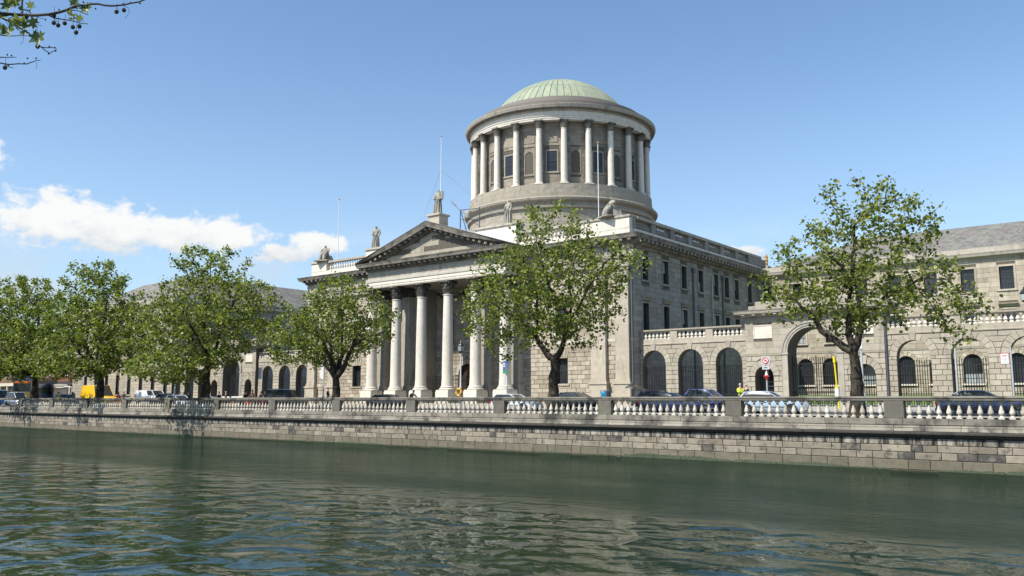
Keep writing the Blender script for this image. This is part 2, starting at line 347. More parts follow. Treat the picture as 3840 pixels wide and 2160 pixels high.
def islands(mb):
    key = {}; rep_ = []
    for v in mb.v: rep_.append(key.setdefault((round(v[0], 3), round(v[1], 3), round(v[2], 3)), len(key)))
    up = list(range(len(key)))
    def find(a):
        while up[a] != a: up[a] = up[up[a]]; a = up[a]
        return a
    for f in mb.f:
        r0 = find(rep_[f[0]])
        for i in f[1:]: up[find(rep_[i])] = r0
    out = {}
    for f in mb.f: out.setdefault(find(rep_[f[0]]), []).append(f)
    res = []
    for fs in out.values():
        m_ = MB(); ids = {}
        for f in fs:
            for i in f: ids.setdefault(i, len(ids))
        m_.v = [mb.v[i] for i in ids]; m_.f = [tuple(ids[i] for i in f) for f in fs]; res.append(m_)
    return res
def part(name, mb, mat, parent, world=True, smooth=False, loc=None):
    if name in SPLIT and isinstance(mb, MB):
        ms = islands(mb)
        if len(ms) > 1: return [link(name, m_.mesh(name, mat, smooth), parent, loc, world) for m_ in ms][0]
    return link(name, mb.mesh(name, mat, smooth) if isinstance(mb, MB) else mb, parent, loc, world)
def tag(o, label, cat, group=None):
    o['label'] = label; o['category'] = cat
    if group: o['group'] = group
    return o
def struct(name, mb, mat, smooth=False):
    o = link(name, mb.mesh(name, mat, smooth)); o['kind'] = 'structure'; return o
def stuffpart(name, mb, mat, parent, world=True, smooth=False):
    o = part(name, mb, mat, parent, world, smooth); o['kind'] = 'stuff'; return o

def PF(Y):  return lambda u, v, d: (u, Y-d, v)           # plane facing the river (-Y)
def PE(X):  return lambda u, v, d: (X+d, u, v)           # plane facing right (+X)
def PW(X):  return lambda u, v, d: (X-d, -u, v)          # plane facing left (-X), u runs with -y
def block_mesh(mb, P, q, d0, d1, ch):
    """q: four (u, v) corners counter-clockwise seen from outside"""
    c = (sum(p[0] for p in q)/4, sum(p[1] for p in q)/4)
    def ins(p, t):
        dx, dy = c[0]-p[0], c[1]-p[1]
        return (p[0]+math.copysign(min(t, abs(dx)*.8), dx), p[1]+math.copysign(min(t, abs(dy)*.8), dy))
    vs = [P(p[0], p[1], d0) for p in q]+[P(p[0], p[1], d1-ch) for p in q]+[P(*ins(p, ch), d1) for p in q]
    fs = [(8, 9, 10, 11)]
    for k in range(2):
        for j in range(4): fs.append((k*4+j, k*4+(j+1) % 4, (k+1)*4+(j+1) % 4, (k+1)*4+j))
    mb.add(vs, fs)
class Ashlar:
    """collects the stones of one thing; the 300 that show largest become parts, the rest one part of kind stuff"""
    def __init__(s, parent, mat, limit=300, name='stone_block'): s.p = parent; s.mat = mat; s.lim = limit; s.name = name; s.b = []
    def put(s, P, q, d0, d1, ch=.018, mat=None, vis=1.0):
        area = .5*abs(sum(q[i][0]*q[(i+1) % 4][1]-q[(i+1) % 4][0]*q[i][1] for i in range(4)))
        x, y, z = P(q[0][0], q[0][1], 0)
        s.b.append((area*vis/(x*x+y*y), P, q, d0, d1, ch, mat or s.mat))
    def wall(s, P, u0, u1, courses, blen, openings=(), d0=-.03, d1=.035, joint=.024, ch=.018, jit=.25, mat=None, vis=1.0, seed=0):
        rr = random.Random(seed+int(u0*10)); h = joint/2
        for ci in range(len(courses)-1):
            v0, v1 = courses[ci], courses[ci+1]; vm = (v0+v1)/2
            segs = [((u0, u0), (u1, u1))]       # ((left at bottom, left at top), (right at bottom, right at top))
            for op in openings:
                if op[0] == 'r':
                    _, a, b, c, d = op
                    if v1 <= c+.02 or v0 >= d-.02: continue
                    L = (a, a); Q = (b, b)
                else:
                    _, uc, hw, vb, vs, ro = op
                    if v1 <= vb+.02 or v0 >= vs+ro-.02: continue
                    if vm < vs: L = (uc-hw, uc-hw); Q = (uc+hw, uc+hw)
                    else:
                        wb = math.sqrt(max(0, ro*ro-max(0, v0-vs)**2)); wt = math.sqrt(max(0, ro*ro-(v1-vs)**2)) if v1-vs < ro else 0
                        L = (uc-wb, uc-wt); Q = (uc+wb, uc+wt)
                new = []
                for sl, sr in segs:
                    if Q[0] <= sl[0]+.01 or L[0] >= sr[0]-.01: new.append((sl, sr)); continue
                    if L[0]-sl[0] > .08: new.append((sl, L))
                    if sr[0]-Q[0] > .08: new.append((Q, sr))
                segs = new
            for sl, sr in segs:
                w0 = sr[0]-sl[0]; n = max(1, round(w0/blen)); cuts = []
                off = (.5 if ci % 2 else 0.0)
                lo = max(sl); hi = min(sr)
                for k in range(1, n+(1 if off else 0)):
                    t = sl[0]+w0*(k-off)/n + rr.uniform(-jit, jit)*blen*.4
                    if lo+.25 < t < hi-.25: cuts.append(t)
                cuts.sort()
                ed = [sl]+[(c, c) for c in cuts]+[sr]
                for a, b in zip(ed, ed[1:]):
                    if b[0]-a[0] < .1: continue
                    q = [(a[0]+h, v0+h), (b[0]-h, v0+h), (b[1]-h, v1-h), (a[1]+h, v1-h)]
                    if q[2][0] < q[3][0]: m_ = (q[2][0]+q[3][0])/2; q[2] = (m_+.01, q[2][1]); q[3] = (m_-.01, q[3][1])
                    s.put(P, q, d0, d1+rr.uniform(-.004, .004), ch, mat, vis)
    def arch(s, P, uc, hw, vs, ro, n=11, d0=-.03, d1=.045, joint=.02, mat=None, vis=1.0, key=True):
        for k in range(n):
            a0 = math.pi*k/n; a1 = math.pi*(k+1)/n; j = joint/2
            rk = ro+(.12 if key and k == n//2 else 0); dk = d1+(.05 if key and k == n//2 else 0)
            pt = lambda r_, a: (uc-r_*math.cos(a), vs+r_*math.sin(a))
            q = [pt(hw, a1-j/hw), pt(hw, a0+j/hw), pt(rk-j, a0+j/rk), pt(rk-j, a1-j/rk)]
            q = [q[1], q[0], q[3], q[2]]
            s.put(P, q, d0, dk, .012, mat, vis)
    def finish(s):
        s.b.sort(key=lambda t: -t[0])
        for i, (_, P, q, d0, d1, ch, mat) in enumerate(s.b[:s.lim]):
            mb = MB(); block_mesh(mb, P, q, d0, d1, ch); part(s.name, mb, mat, s.p)
        rest = {}
        for _, P, q, d0, d1, ch, mat in s.b[s.lim:]:
            block_mesh(rest.setdefault(mat.name, MB()), P, q, d0, d1, ch)
        for k, mb in rest.items(): stuffpart(s.name+'s', mb, M[k], s.p)
def wall_open(mb, P, u0, u1, v0, v1, ops, depth):
    """a flat wall face with rectangular / arched openings and their reveals, in front-plane coordinates"""
    ops = sorted(ops, key=lambda o: o[1] if o[0] == 'r' else o[1]-o[2])
    def quad(a, b, c, d): mb.add([P(*a), P(*b), P(*c), P(*d)], [(0, 1, 2, 3)])
    def rect(a, b, c, d):
        if b-a > 1e-4 and d-c > 1e-4: quad((a, c, 0), (b, c, 0), (b, d, 0), (a, d, 0))
    groups = []; 
    for o in ops:
        a, b = (o[1], o[2]) if o[0] == 'r' else (o[1]-o[2], o[1]+o[2])
        if groups and a < groups[-1][1]-1e-6: groups[-1][2].append(o); groups[-1][1] = max(b, groups[-1][1]); groups[-1][0] = min(a, groups[-1][0])
        else: groups.append([a, b, [o]])
    u = u0
    for a, b, os_ in groups:
        rect(u, a, v0, v1); u = b
        os_.sort(key=lambda o: o[3]); v = v0
        for o in os_:
            if o[0] == 'r':
                _, x, y, c, d = o
                rect(a, b, v, c); rect(a, x, c, d); rect(y, b, c, d); v = d
                quad((x, c, -depth), (x, c, 0), (x, d, 0), (x, d, -depth)); quad((y, c, 0), (y, c, -depth), (y, d, -depth), (y, d, 0))
                quad((x, c, -depth), (y, c, -depth), (y, c, 0), (x, c, 0)); quad((x, d, 0), (y, d, 0), (y, d, -depth), (x, d, -depth))
            else:
                _, uc, hw, c, vs, _ro = o; top = vs+hw+.02
                x, y = uc-hw, uc+hw
                rect(a, b, v, c); rect(a, x, c, top); rect(y, b, c, top); v = top
                if c > v0: quad((x, c, -depth), (y, c, -depth), (y, c, 0), (x, c, 0))
                quad((x, c, -depth), (x, c, 0), (x, vs, 0), (x, vs, -depth)); quad((y, c, 0), (y, c, -depth), (y, vs, -depth), (y, vs, 0))
                N = 16
                for k in range(N):
                    p = [(uc-hw*math.cos(math.pi*t/N), vs+hw*math.sin(math.pi*t/N)) for t in (k, k+1)]
                    quad((p[0][0], p[0][1], 0), (p[1][0], p[1][1], 0), (p[1][0], top, 0), (p[0][0], top, 0))
                    quad((p[0][0], p[0][1], -depth), (p[1][0], p[1][1], -depth), (p[1][0], p[1][1], 0), (p[0][0], p[0][1], 0))
        rect(a, b, v, v1)
    rect(u, u1, v0, v1)
def courses(a, b, h):
    n = max(1, round((b-a)/h)); return [a+(b-a)*i/n for i in range(n+1)]
def pbox(mb, P, u0, u1, v0, v1, d0, d1):
    mb.add([P(u, v, d) for d in (d0, d1) for v in (v0, v1) for u in (u0, u1)],
           [(0, 2, 3, 1), (4, 5, 7, 6), (0, 1, 5, 4), (2, 6, 7, 3), (0, 4, 6, 2), (1, 3, 7, 5)])
def moulding(mb, P, u0, u1, prof, e0=0.0, e1=0.0):
    """run a (v, d) profile from u0 to u1; e0/e1 = 1 mitres the end outwards"""
    n = len(prof)
    vs = [P(u0-e0*d, v, d) for v, d in prof]+[P(u1+e1*d, v, d) for v, d in prof]
    mb.add(vs, [(i, i+n, i+1+n, i+1) for i in range(n-1)]+[tuple(range(n)), tuple(range(2*n-1, n-1, -1))])
def window(parent, P, u0, u1, v0, v1, depth=.28, cols=2, rows=4, surround=.16, sill=True, hood=False, mat=None, frame='sash_dark', blind=0, arch=False):
    """window part: sash frame with bars; sub-parts pane, surround, sill, hood"""
    mb = MB(); t = .055; d = -depth
    rad = (u1-u0)/2; uc = (u0+u1)/2; vt = v1-rad if arch else v1
    pbox(mb, P, u0, u0+t, v0, vt, d-.03, d+.04); pbox(mb, P, u1-t, u1, v0, vt, d-.03, d+.04)
    pbox(mb, P, u0+t, u1-t, v0, v0+t, d-.03, d+.04)
    if not arch: pbox(mb, P, u0+t, u1-t, v1-t, v1, d-.03, d+.04)
    vm = (v0+vt)/2; pbox(mb, P, u0+t, u1-t, vm-.03, vm+.03, d-.03, d+.05)
    for k in range(1, cols): uu = u0+(u1-u0)*k/cols; pbox(mb, P, uu-.016, uu+.016, v0+t, vt-t, d-.02, d+.025)
    for k in range(1, rows):
        if k*2 != rows: vv = v0+(vt-v0)*k/rows; pbox(mb, P, u0+t, u1-t, vv-.016, vv+.016, d-.02, d+.025)
    if arch:
        for k in range(8):
            a0, a1 = math.pi*k/8, math.pi*(k+1)/8
            q = [(uc-rr*math.cos(a), vt+rr*math.sin(a)) for rr, a in ((rad, a0), (rad-t, a0), (rad-t, a1), (rad, a1))]
            mb.add([P(*p, dd) for dd in (d-.03, d+.04) for p in q], [(0, 1, 2, 3), (4, 7, 6, 5), (0, 4, 5, 1), (2, 6, 7, 3), (1, 5, 6, 2), (0, 3, 7, 4)])
        for k in (1, 2, 3): a = math.pi*k/4; mb.tube([P(uc, vt, d), P(uc-rad*math.cos(a), vt+rad*math.sin(a), d)], .016, 4)
    w = part('window', mb, frame, parent)
    for lo, hi, i in ((v0, vm, 0), (vm, vt, 1)):
        g = MB(); g.add([P(u0+.02, lo, d), P(u1-.02, lo, d), P(u1-.02, hi, d), P(u0+.02, hi, d)], [(0, 1, 2, 3)])
        part('pane', g, 'blind_glass' if (blind >> i) & 1 else 'window_glass', w)
    if arch:
        g = MB(); g.add([P(uc-rad*math.cos(math.pi*k/12), vt+rad*math.sin(math.pi*k/12), d) for k in range(13)], [tuple(range(12, -1, -1))]); part('pane', g, 'window_glass', w)
    mat = mat or S_ASH
    if surround and not arch:
        s_ = MB(); a = surround
        pbox(s_, P, u0-a, u0, v0, v1+a, -.02, .07); pbox(s_, P, u1, u1+a, v0, v1+a, -.02, .07); pbox(s_, P, u0, u1, v1, v1+a, -.02, .07)
        part('surround', s_, mat, w)
    if sill:
        s_ = MB(); pbox(s_, P, u0-.22, u1+.22, v0-.17, v0, -.25, .14); part('sill', s_, mat, w)
    if hood:
        s_ = MB(); moulding(s_, P, u0-.22, u1+.22, [(v1+.25, 0), (v1+.27, .10), (v1+.42, .17), (v1+.50, .30), (v1+.60, .32), (v1+.62, 0)])
        part('hood', s_, mat, w)
    return w
BALPROF = [(.5, 0), (.5, .09), (.40, .10), (.36, .13), (.30, .16), (.24, .19), (.36, .24), (.46, .30), (.48, .36), (.44, .42), (.34, .52), (.25, .62), (.19, .72), (.18, .80), (.24, .82), (.30, .85), (.24, .87), (.34, .90), (.46, .92), (.46, 1.0)]
BAL_CACHE = {}
def baluster_mesh(w, h, mat, n=10):
    k = (round(w, 3), round(h, 3), mat.name, n)
    if k not in BAL_CACHE:
        mb = MB(); p = [(r_*w, z*h) for r_, z in BALPROF]
        mb.box(-w*.46, w*.46, -w*.46, w*.46, 0, h*.09); mb.lathe(p[2:-2], n=n); mb.box(-w*.42, w*.42, -w*.42, w*.42, h*.92, h)
        BAL_CACHE[k] = mb.mesh('baluster', mat, True)
    return BAL_CACHE[k]

# ------------------------------------------------------------------ the setting: river, quay, road, ground
QY = 45.0                                    # river face of the far quay wall
WZ = -2.8                                    # water level
def gz(y):                                   # height of the street surface at y
    pts = [(45.2, -.27), (48.99, -.25), (49.0, -.37), (57.49, -.19), (57.5, -.06), (64.4, .08), (70, .15), (400, .3)]
    for (a, za), (b, zb) in zip(pts, pts[1:]):
        if y <= b: return za+(zb-za)*(y-a)/(b-a)
    return .3
def sheet(x0, x1, ys, zs, nx=1):
    mb = MB(); xs = [x0+(x1-x0)*i/nx for i in range(nx+1)]
    mb.add([(x, y, z) for y, z in zip(ys, zs) for x in xs], [(j*(nx+1)+i, j*(nx+1)+i+1, (j+1)*(nx+1)+i+1, (j+1)*(nx+1)+i) for j in range(len(ys)-1) for i in range(nx)])
    return mb
struct('river_water', sheet(-900, 500, [1.0, 12, 30, QY+.2], [WZ]*4, 8), 'river_water')
struct('ground', sheet(-2500, 2500, [45.5, 64.5, 70, 400, 3000], [-.75, -.3, -.05, .0, .0]), 'earth')
mb = sheet(-400, 300, [QY+.45, 48.8], [-.27, -.25]); struct('quayside_pavement', mb, 'paving')
mb = MB(); mb.box(-400, 300, 48.8, 49.0, -.6, -.245); struct('kerb', mb, 'kerb')
struct('road', sheet(-400, 300, [49.0, 57.3], [-.37, -.19]), 'asphalt')
mb = MB(); mb.box(-400, 300, 57.3, 57.5, -.5, -.055); struct('kerb', mb, 'kerb')
struct('pavement', sheet(-400, 300, [57.5, 64.6], [-.06, .08]), 'paving')
struct('courtyard_ground', sheet(-400, 300, [64.6, 76], [.082, .15]), 'paving')
mb = MB()
for k in range(40): x = -150+k*5.0; mb.add([(x, 53.2, gz(53.2)+.004), (x+2.0, 53.2, gz(53.2)+.004), (x+2.0, 53.32, gz(53.32)+.004), (x, 53.32, gz(53.32)+.004)], [(0, 1, 2, 3)])
struct('lane_marking', mb, 'road_paint')
mb = MB(); mb.add([(-400, 49.3, gz(49.3)+.004), (300, 49.3, gz(49.3)+.004), (300, 49.4, gz(49.4)+.004), (-400, 49.4, gz(49.4)+.004)], [(0, 1, 2, 3)]); struct('lane_marking', mb, 'sign_yellow')
# raised lawn of the right-hand courtyard
mb = MB(); mb.prism([(77, .1), (78.2, .95), (90.8, 1.05), (90.8, 0.0), (77, 0.0)], -36.9, 20, 'x'); struct('lawn', mb, 'grass')
# near bank (behind and under the camera, outside the picture)
mb = MB(); mb.box(-900, 500, -300, 1.2, -4.0, -1.0); struct('near_quay', mb, 'paving')

# quay wall -------------------------------------------------------
QX0, QX1 = -215.0, 12.0
q = thing('quay_wall', 'long river wall of stained stone blocks rising out of the green water', 'wall', (-50, QY, WZ))
mb = MB(); mb.box(QX0, QX1, QY+.06, QY+.8, WZ-1.5, -.75); part('core', mb, S_JOINT, q)
A = Ashlar(q, S_QUAY, 300)
P = PF(QY+.1)
hts = [-3.3, -2.78, -2.30, -1.94, -1.60, -1.27]
A.wall(P, -128, QX1, hts[:3], 1.25, d0=-.05, d1=.12, joint=.018, ch=.02, jit=.75, seed=3, mat=S_QUAYL)
A.wall(P, -128, QX1, hts[2:5], .95, d0=-.05, d1=.10, joint=.022, ch=.02, jit=1.1, seed=4)
A.wall(P, -128, QX1, hts[4:], 1.0, d0=-.05, d1=.095, joint=.02, ch=.02, jit=.75, seed=6, mat=S_QUAYD)
A.finish()
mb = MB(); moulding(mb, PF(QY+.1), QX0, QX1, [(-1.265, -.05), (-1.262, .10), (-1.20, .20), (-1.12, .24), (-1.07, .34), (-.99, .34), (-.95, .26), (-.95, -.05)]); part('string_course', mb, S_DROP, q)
A = Ashlar(q, S_QUAYT, 220, 'coping_block')
def sloped(q_):      # weathered sloping course above the string course
    return q_
PS = lambda u, v, d: (u, QY+.02-d+(v+.945)*.42, v)
A.wall(PS, -128, QX1, [-.945, -.645], 1.6, d0=-.1, d1=.03, joint=.014, ch=.012, jit=.7, seed=5)
A.wall(PF(QY+.13), -128, QX1, [-.642, -.32], 1.35, d0=-.1, d1=.05, joint=.014, ch=.012, jit=.7, seed=9)
A.finish()
mb = MB()
mb.box(QX0, -128, QY+.02, QY+.3, WZ-1, -.33); mb.box(QX0, QX1, QY+.14, QY+.58, -1.0, -.335); part('backing', mb, S_QUAYT, q)
# weed along the water line: ragged tufts in uneven patches
mb = MB(); rr = random.Random(4)
for k in range(5200):
    x = rr.uniform(-125, 8)
    dens = .5+.5*math.sin(x*.23+1)+.35*math.sin(x*.71)+.25*math.sin(x*1.9)
    if x > -27: dens += .55
    if dens < .38+.6*rr.random(): continue
    h = rr.uniform(.06, .16)+.12*max(0, dens-.5)*(.4 if x < -27 else 1); w_ = rr.uniform(.06, .16)
    y0 = QY-.004; z0 = WZ-.05; o_ = rr.uniform(.02, .10)
    mb.add([(x-w_, y0-o_-.05, z0), (x+w_, y0-o_-.05, z0), (x+w_*.8, y0-o_*.5, z0+h*.7), (x, y0-.01, z0+h), (x-w_*.8, y0-o_*.6, z0+h*.6)], [(0, 1, 2, 3, 4)])
o = stuffpart('waterweed', mb, 'algae', q)

# quayside balustrade ---------------------------------------------
b = thing('quay_balustrade', 'stone balustrade with pale bottle balusters along the top of the river wall', 'balustrade', (-50, QY+.36, -.32))
mb = MB(); moulding(mb, PF(QY+.36), QX0, QX1, [(.52, -.24), (.52, .20), (.55, .24), (.62, .25), (.66, .29), (.74, .29), (.755, .25), (.755, -.24)]); part('coping', mb, S_QUAYT, b)
bm_ = baluster_mesh(.27, .835, S_BAL, 12)
pier_x = [-11.65-8.42*k for k in range(-1, 13)]
pm = MB(); pm.box(-.46, .46, -.24, .24, -.32, .519, .015); pm = pm.mesh('pier', S_PIER)
nb = 17
for i, px in enumerate(pier_x):
    link('pier', pm, b, (px, QY+.36, 0))
    for k in range(nb):
        x = px-.46-(8.42-.92)*(k+.5)/nb
        if i == len(pier_x)-1: break
        if x > -4.6 or x < -124: continue
        o = link('baluster', bm_, b, (x, QY+.36, -.318)); o.rotation_euler.z = rr.choice((0, math.pi/2, math.pi))
mb = MB()
for k in range(int((-124-QX0)/.44)):
    x = -124-.44*k; mb.lathe([(r_*.27, -.318+z_*.835) for r_, z_ in BALPROF[::2]], x, QY+.36, 6)
stuffpart('balusters', mb, S_BAL, b)

# ------------------------------------------------------------------ the courthouse
C = thing('courthouse', 'grey stone courthouse with a six-column portico and a green copper dome on a columned drum', 'building', (-58.5, 63.4, 0))
XL, XR, YF, YB = -80.5, -37.0, 63.4, 92.0
PCX, PCY, PSP = -58.3, 61.2, 3.6             # portico centre, column line and spacing
ST = Ashlar(C, S_ASH, 300)
pf = PF(YF); pe = PE(XR)
front_ops_L = [('r', -72.75, -71.45, 2.0, 4.3), ('r', -72.75, -71.45, 6.35, 9.3)]
front_ops_R = [('r', -45.15, -43.85, 2.0, 4.3), ('r', -45.15, -43.85, 6.35, 9.3)]
ycs = [65.55, 69.3, 72.95, 76.5, 79.95, 82.5, 84.95, 88.4]
east_ops = [('r', y-.53, y+.53, 11.02, 13.15) for y in ycs]+[('r', y-.53, y+.53, 6.3, 8.98) for y in ycs]
wl = MB(); wall_open(wl, pf, XL, -68.6, 0, 12.2, front_ops_L, .45); part('wall', wl, S_JOINT, C)
wl = MB(); wall_open(wl, pf, -48.0, XR, 0, 12.2, front_ops_R, .45); part('wall', wl, S_JOINT, C)
wl = MB(); wall_open(wl, pe, YF, YB, 0, 13.8, east_ops, .45); part('wall', wl, S_JOINT, C)
wl = MB(); wl.add([(XL, YF, 0), (XL, YF, 14.7), (XL, YB, 14.7), (XL, YB, 0)], [(0, 1, 2, 3)])
part('wall', wl, S_JOINT, C)
rust = courses(0.0, 5.55, .41)
for (a_, b_, ops, sd) in ((XL, -68.6, front_ops_L, 1), (-48.0, XR, front_ops_R, 2)):
    vis = .55 if sd == 1 else 1
    ST.wall(pf, a_, b_, rust, .92, [('r', o[1]-.02, o[2]+.02, o[3]-.0, o[4]) for o in ops], seed=sd, d1=.05, joint=.03, vis=vis)
    ST.wall(pf, a_, b_, courses(5.85, 12.15, .52), 1.15, [('r', o[1]-.16, o[2]+.16, o[3]-.17, o[4]+.62) for o in ops], seed=sd+4, d1=.03, joint=.012, ch=.008, vis=vis*.6)
    mb = MB(); moulding(mb, pf, a_, b_, [(5.55, -.02), (5.56, .07), (5.72, .10), (5.84, .12), (5.85, -.02)]); part('string_course', mb, S_PORT, C)
    o = ops[0]; window(C, pf, o[1], o[2], o[3], o[4], .4, 2, 4, 0, True, mat=S_ASH)
    k_ = MB()
    for j in range(5):         # flat-arch keystones over the ground-floor window
        u = o[1]+(o[2]-o[1])*j/5; du = (o[2]-o[1])/5; sp = (j-2)*.09
        k_.prism([(u+.012+sp*0, o[4]), (u+du-.012, o[4]), (u+du-.012+sp+.02, o[4]+.72), (u+.012+sp-.02, o[4]+.72)], YF-.085, YF+.02)
    part('keystone', k_, S_ASH, C)
    o = ops[1]; window(C, pf, o[1], o[2], o[3], o[4], .4, 2, 6, .16, True, True, mat=S_PORT)
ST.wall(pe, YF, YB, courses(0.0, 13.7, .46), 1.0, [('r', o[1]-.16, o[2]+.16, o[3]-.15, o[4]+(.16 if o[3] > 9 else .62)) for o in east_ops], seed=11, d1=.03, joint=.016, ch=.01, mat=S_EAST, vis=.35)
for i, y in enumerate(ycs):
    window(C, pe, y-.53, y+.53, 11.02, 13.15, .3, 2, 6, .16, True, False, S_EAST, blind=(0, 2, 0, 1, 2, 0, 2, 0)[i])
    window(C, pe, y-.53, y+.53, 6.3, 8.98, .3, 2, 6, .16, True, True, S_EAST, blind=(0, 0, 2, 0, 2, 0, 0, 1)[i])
def pilaster(x0, x1, d, name='pilaster'):
    mb = MB(); pbox(mb, pf, x0, x1, 2.4, 11.1, -.02, d)
    p_ = part(name, mb, S_PIL, C)
    mb = MB(); xa, xb = x0-.14, x1+.14
    pbox(mb, pf, xa, xb, 0, 1.9, -.02, d+.14)
    for z0, z1, e in ((1.9, 2.05, .22), (2.05, 2.18, .12), (2.18, 2.40, .05)): pbox(mb, pf, x0-e, x1+e, z0, z1, -.02, d+e)
    part('base', mb, S_PIL, p_)
    mb = MB()
    for z0, z1, e in ((11.1, 11.25, .05), (11.25, 11.75, .02), (11.75, 12.0, .1), (12.0, 12.14, .2)): pbox(mb, pf, x0-e, x1+e, z0, z1, -.02, d+e)
    for k in range(4):
        u = x0+(x1-x0)*(k+.5)/4; pbox(mb, pf, u-.13, u+.13, 11.25, 11.62, d, d+.12); pbox(mb, pf, u-.10, u+.10, 11.62, 11.9, d, d+.16)
    part('capital', mb, S_PORTB, p_)
for x0, x1 in ((-80.3, -78.95), (-76.6, -75.2), (-41.1, -39.6), (-38.6, -37.25)): pilaster(x0, x1, .4)
# entablature of the block
EN = [(12.15, -.02), (12.15, .30), (12.45, .30), (12.45, .34), (12.8, .34), (12.8, .40), (13.0, .46), (13.1, .46), (13.1, .30), (13.9, .30), (13.95, .42), (14.1, .52), (14.36, .55), (14.38, 1.05), (14.55, 1.10), (14.75, 1.2), (14.79, -.02)]
CO = [(13.7, -.02), (13.7, .10), (13.95, .16), (14.0, .42), (14.1, .52), (14.36, .55), (14.38, 1.05), (14.55, 1.10), (14.75, 1.2), (14.79, -.02)]
for prof_, nm_, m_ in ((EN[:10]+[(13.9, -.02)], 'entablature', S_PORTB), ([(13.901, -.02), (13.901, .30)]+EN[10:], 'block_cornice', S_SOOT_SHADE)):
    mb = MB(); moulding(mb, pf, XL, -68.0, prof_, 1, 0); moulding(mb, pf, -48.4, XR, prof_, 0, 1); part(nm_, mb, m_, C)
mb = MB(); moulding(mb, pe, YF, YB, CO, 1, 0); moulding(mb, PW(XL), -YB, -YF, CO, 0, 1); part('cornice', mb, S_SOOT_SHADE, C)
modF = MB(); modF.box(-.15, .15, -.46, .02, -.22, 0, .02); modF = modF.mesh('modillion', S_SOOT_SHADE)
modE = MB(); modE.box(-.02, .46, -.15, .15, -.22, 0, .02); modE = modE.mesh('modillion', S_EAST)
for a_, b_ in ((XL-.3, -68.9), (-47.6, XR+.3)):
    n = int((b_-a_)/.78)
    for k in range(n+1): link('modillion', modF, C, (a_+(b_-a_)*k/n, YF-.55, 14.375))
n = 38
for k in range(n+1): link('modillion', modE, C, (XR+.55, YF-.3+k*.75, 14.375))
mb = MB()
for a_, b_ in ((XL-.3, -68.3), (-48, XR+.3)):
    for k in range(int((b_-a_)/.26)): x = a_+k*.26; mb.box(x, x+.15, YF-.52, YF-.36, 13.93, 14.08)
stuffpart('dentils', mb, S_SOOT_SHADE, C)
# parapet
mb = MB(); mb.box(XL+.15, XR-.15, YF-.1, YF+.5, 14.79, 15.42); mb.box(XR-.62, XR-.02, YF+.5, YB, 14.79, 15.42); mb.box(XL+.0, XL+.6, YF+.5, YB, 14.79, 15.42)
mb.box(XL+.15, -77.7, YF-.12, YF+.9, 15.42, 16.38); mb.box(-42.2, XR-.15, YF-.12, YF+.9, 15.42, 16.38)
mb.box(-70.9, -65.5, YF-.15, YF+1.0, 15.42, 17.0); mb.box(-54.8, -49.6, YF-.15, YF+1.0, 15.42, 17.3)
part('parapet', mb, S_PORT, C)
mb = MB()
for a_, b_ in ((XL+.05, -77.6), (-42.3, XR-.05)): mb.box(a_, b_, YF-.22, YF+1.0, 16.38, 16.6, .02)
mb.box(-77.6, -70.95, YF-.12, YF+.42, 16.32, 16.55); mb.box(-49.6, -42.3, YF-.12, YF+.42, 16.32, 16.55)
mb.box(-71.05, -65.4, YF-.28, YF+1.1, 17.0, 17.22, .02); mb.box(-54.9, -49.5, YF-.28, YF+1.1, 17.3, 17.52, .02)
mb.box(XR-.72, XR+.08, YF+1.0, YB, 16.32, 16.58); part('coping', mb, S_PORTB, C)
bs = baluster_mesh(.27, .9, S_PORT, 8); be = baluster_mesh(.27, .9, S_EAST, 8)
for a_, b_ in ((-77.4, -71.2), (-49.3, -42.5)):
    n = int((b_-a_)/.4)
    for k in range(n): link('parapet_baluster', bs, C, (a_+(b_-a_)*(k+.5)/n, YF+.15, 15.42))
mb = MB()
for k in range(8):
    y = YF+.35+k*3.62
    mb.box(XR-.64, XR+.0, y-.42 if k else YF+.45, y+.36, 15.42, 16.32)
    for j in range(10):
        yy = y+.36+(3.62-.78)*(j+.5)/10
        if yy < YB-.3: link('parapet_baluster', be, C, (XR-.32, yy, 15.42))
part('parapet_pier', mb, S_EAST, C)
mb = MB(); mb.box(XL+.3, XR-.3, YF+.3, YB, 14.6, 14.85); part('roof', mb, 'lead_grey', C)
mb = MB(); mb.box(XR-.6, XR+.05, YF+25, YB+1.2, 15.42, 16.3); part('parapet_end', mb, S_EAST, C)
# rainwater pipes
for y, m_ in ((74.7, 'pipe_grey'), (81.3, 'pipe_grey'), (78.85, 'stucco')):
    mb = MB(); mb.tube([(XR+.14, y, .2), (XR+.14, y, 13.0)], .085 if m_ == 'pipe_grey' else .05, 8)
    if m_ == 'pipe_grey': mb.box(XR+.03, XR+.32, y-.2, y+.2, 12.75, 13.15, .03)
    part('drainpipe', mb, m_, C)
mb = MB(); mb.tube([(-37.05, YF-.14, .1), (-37.05, YF-.14, 12.1)], .07, 8); part('drainpipe', mb, 'pipe_grey', C)

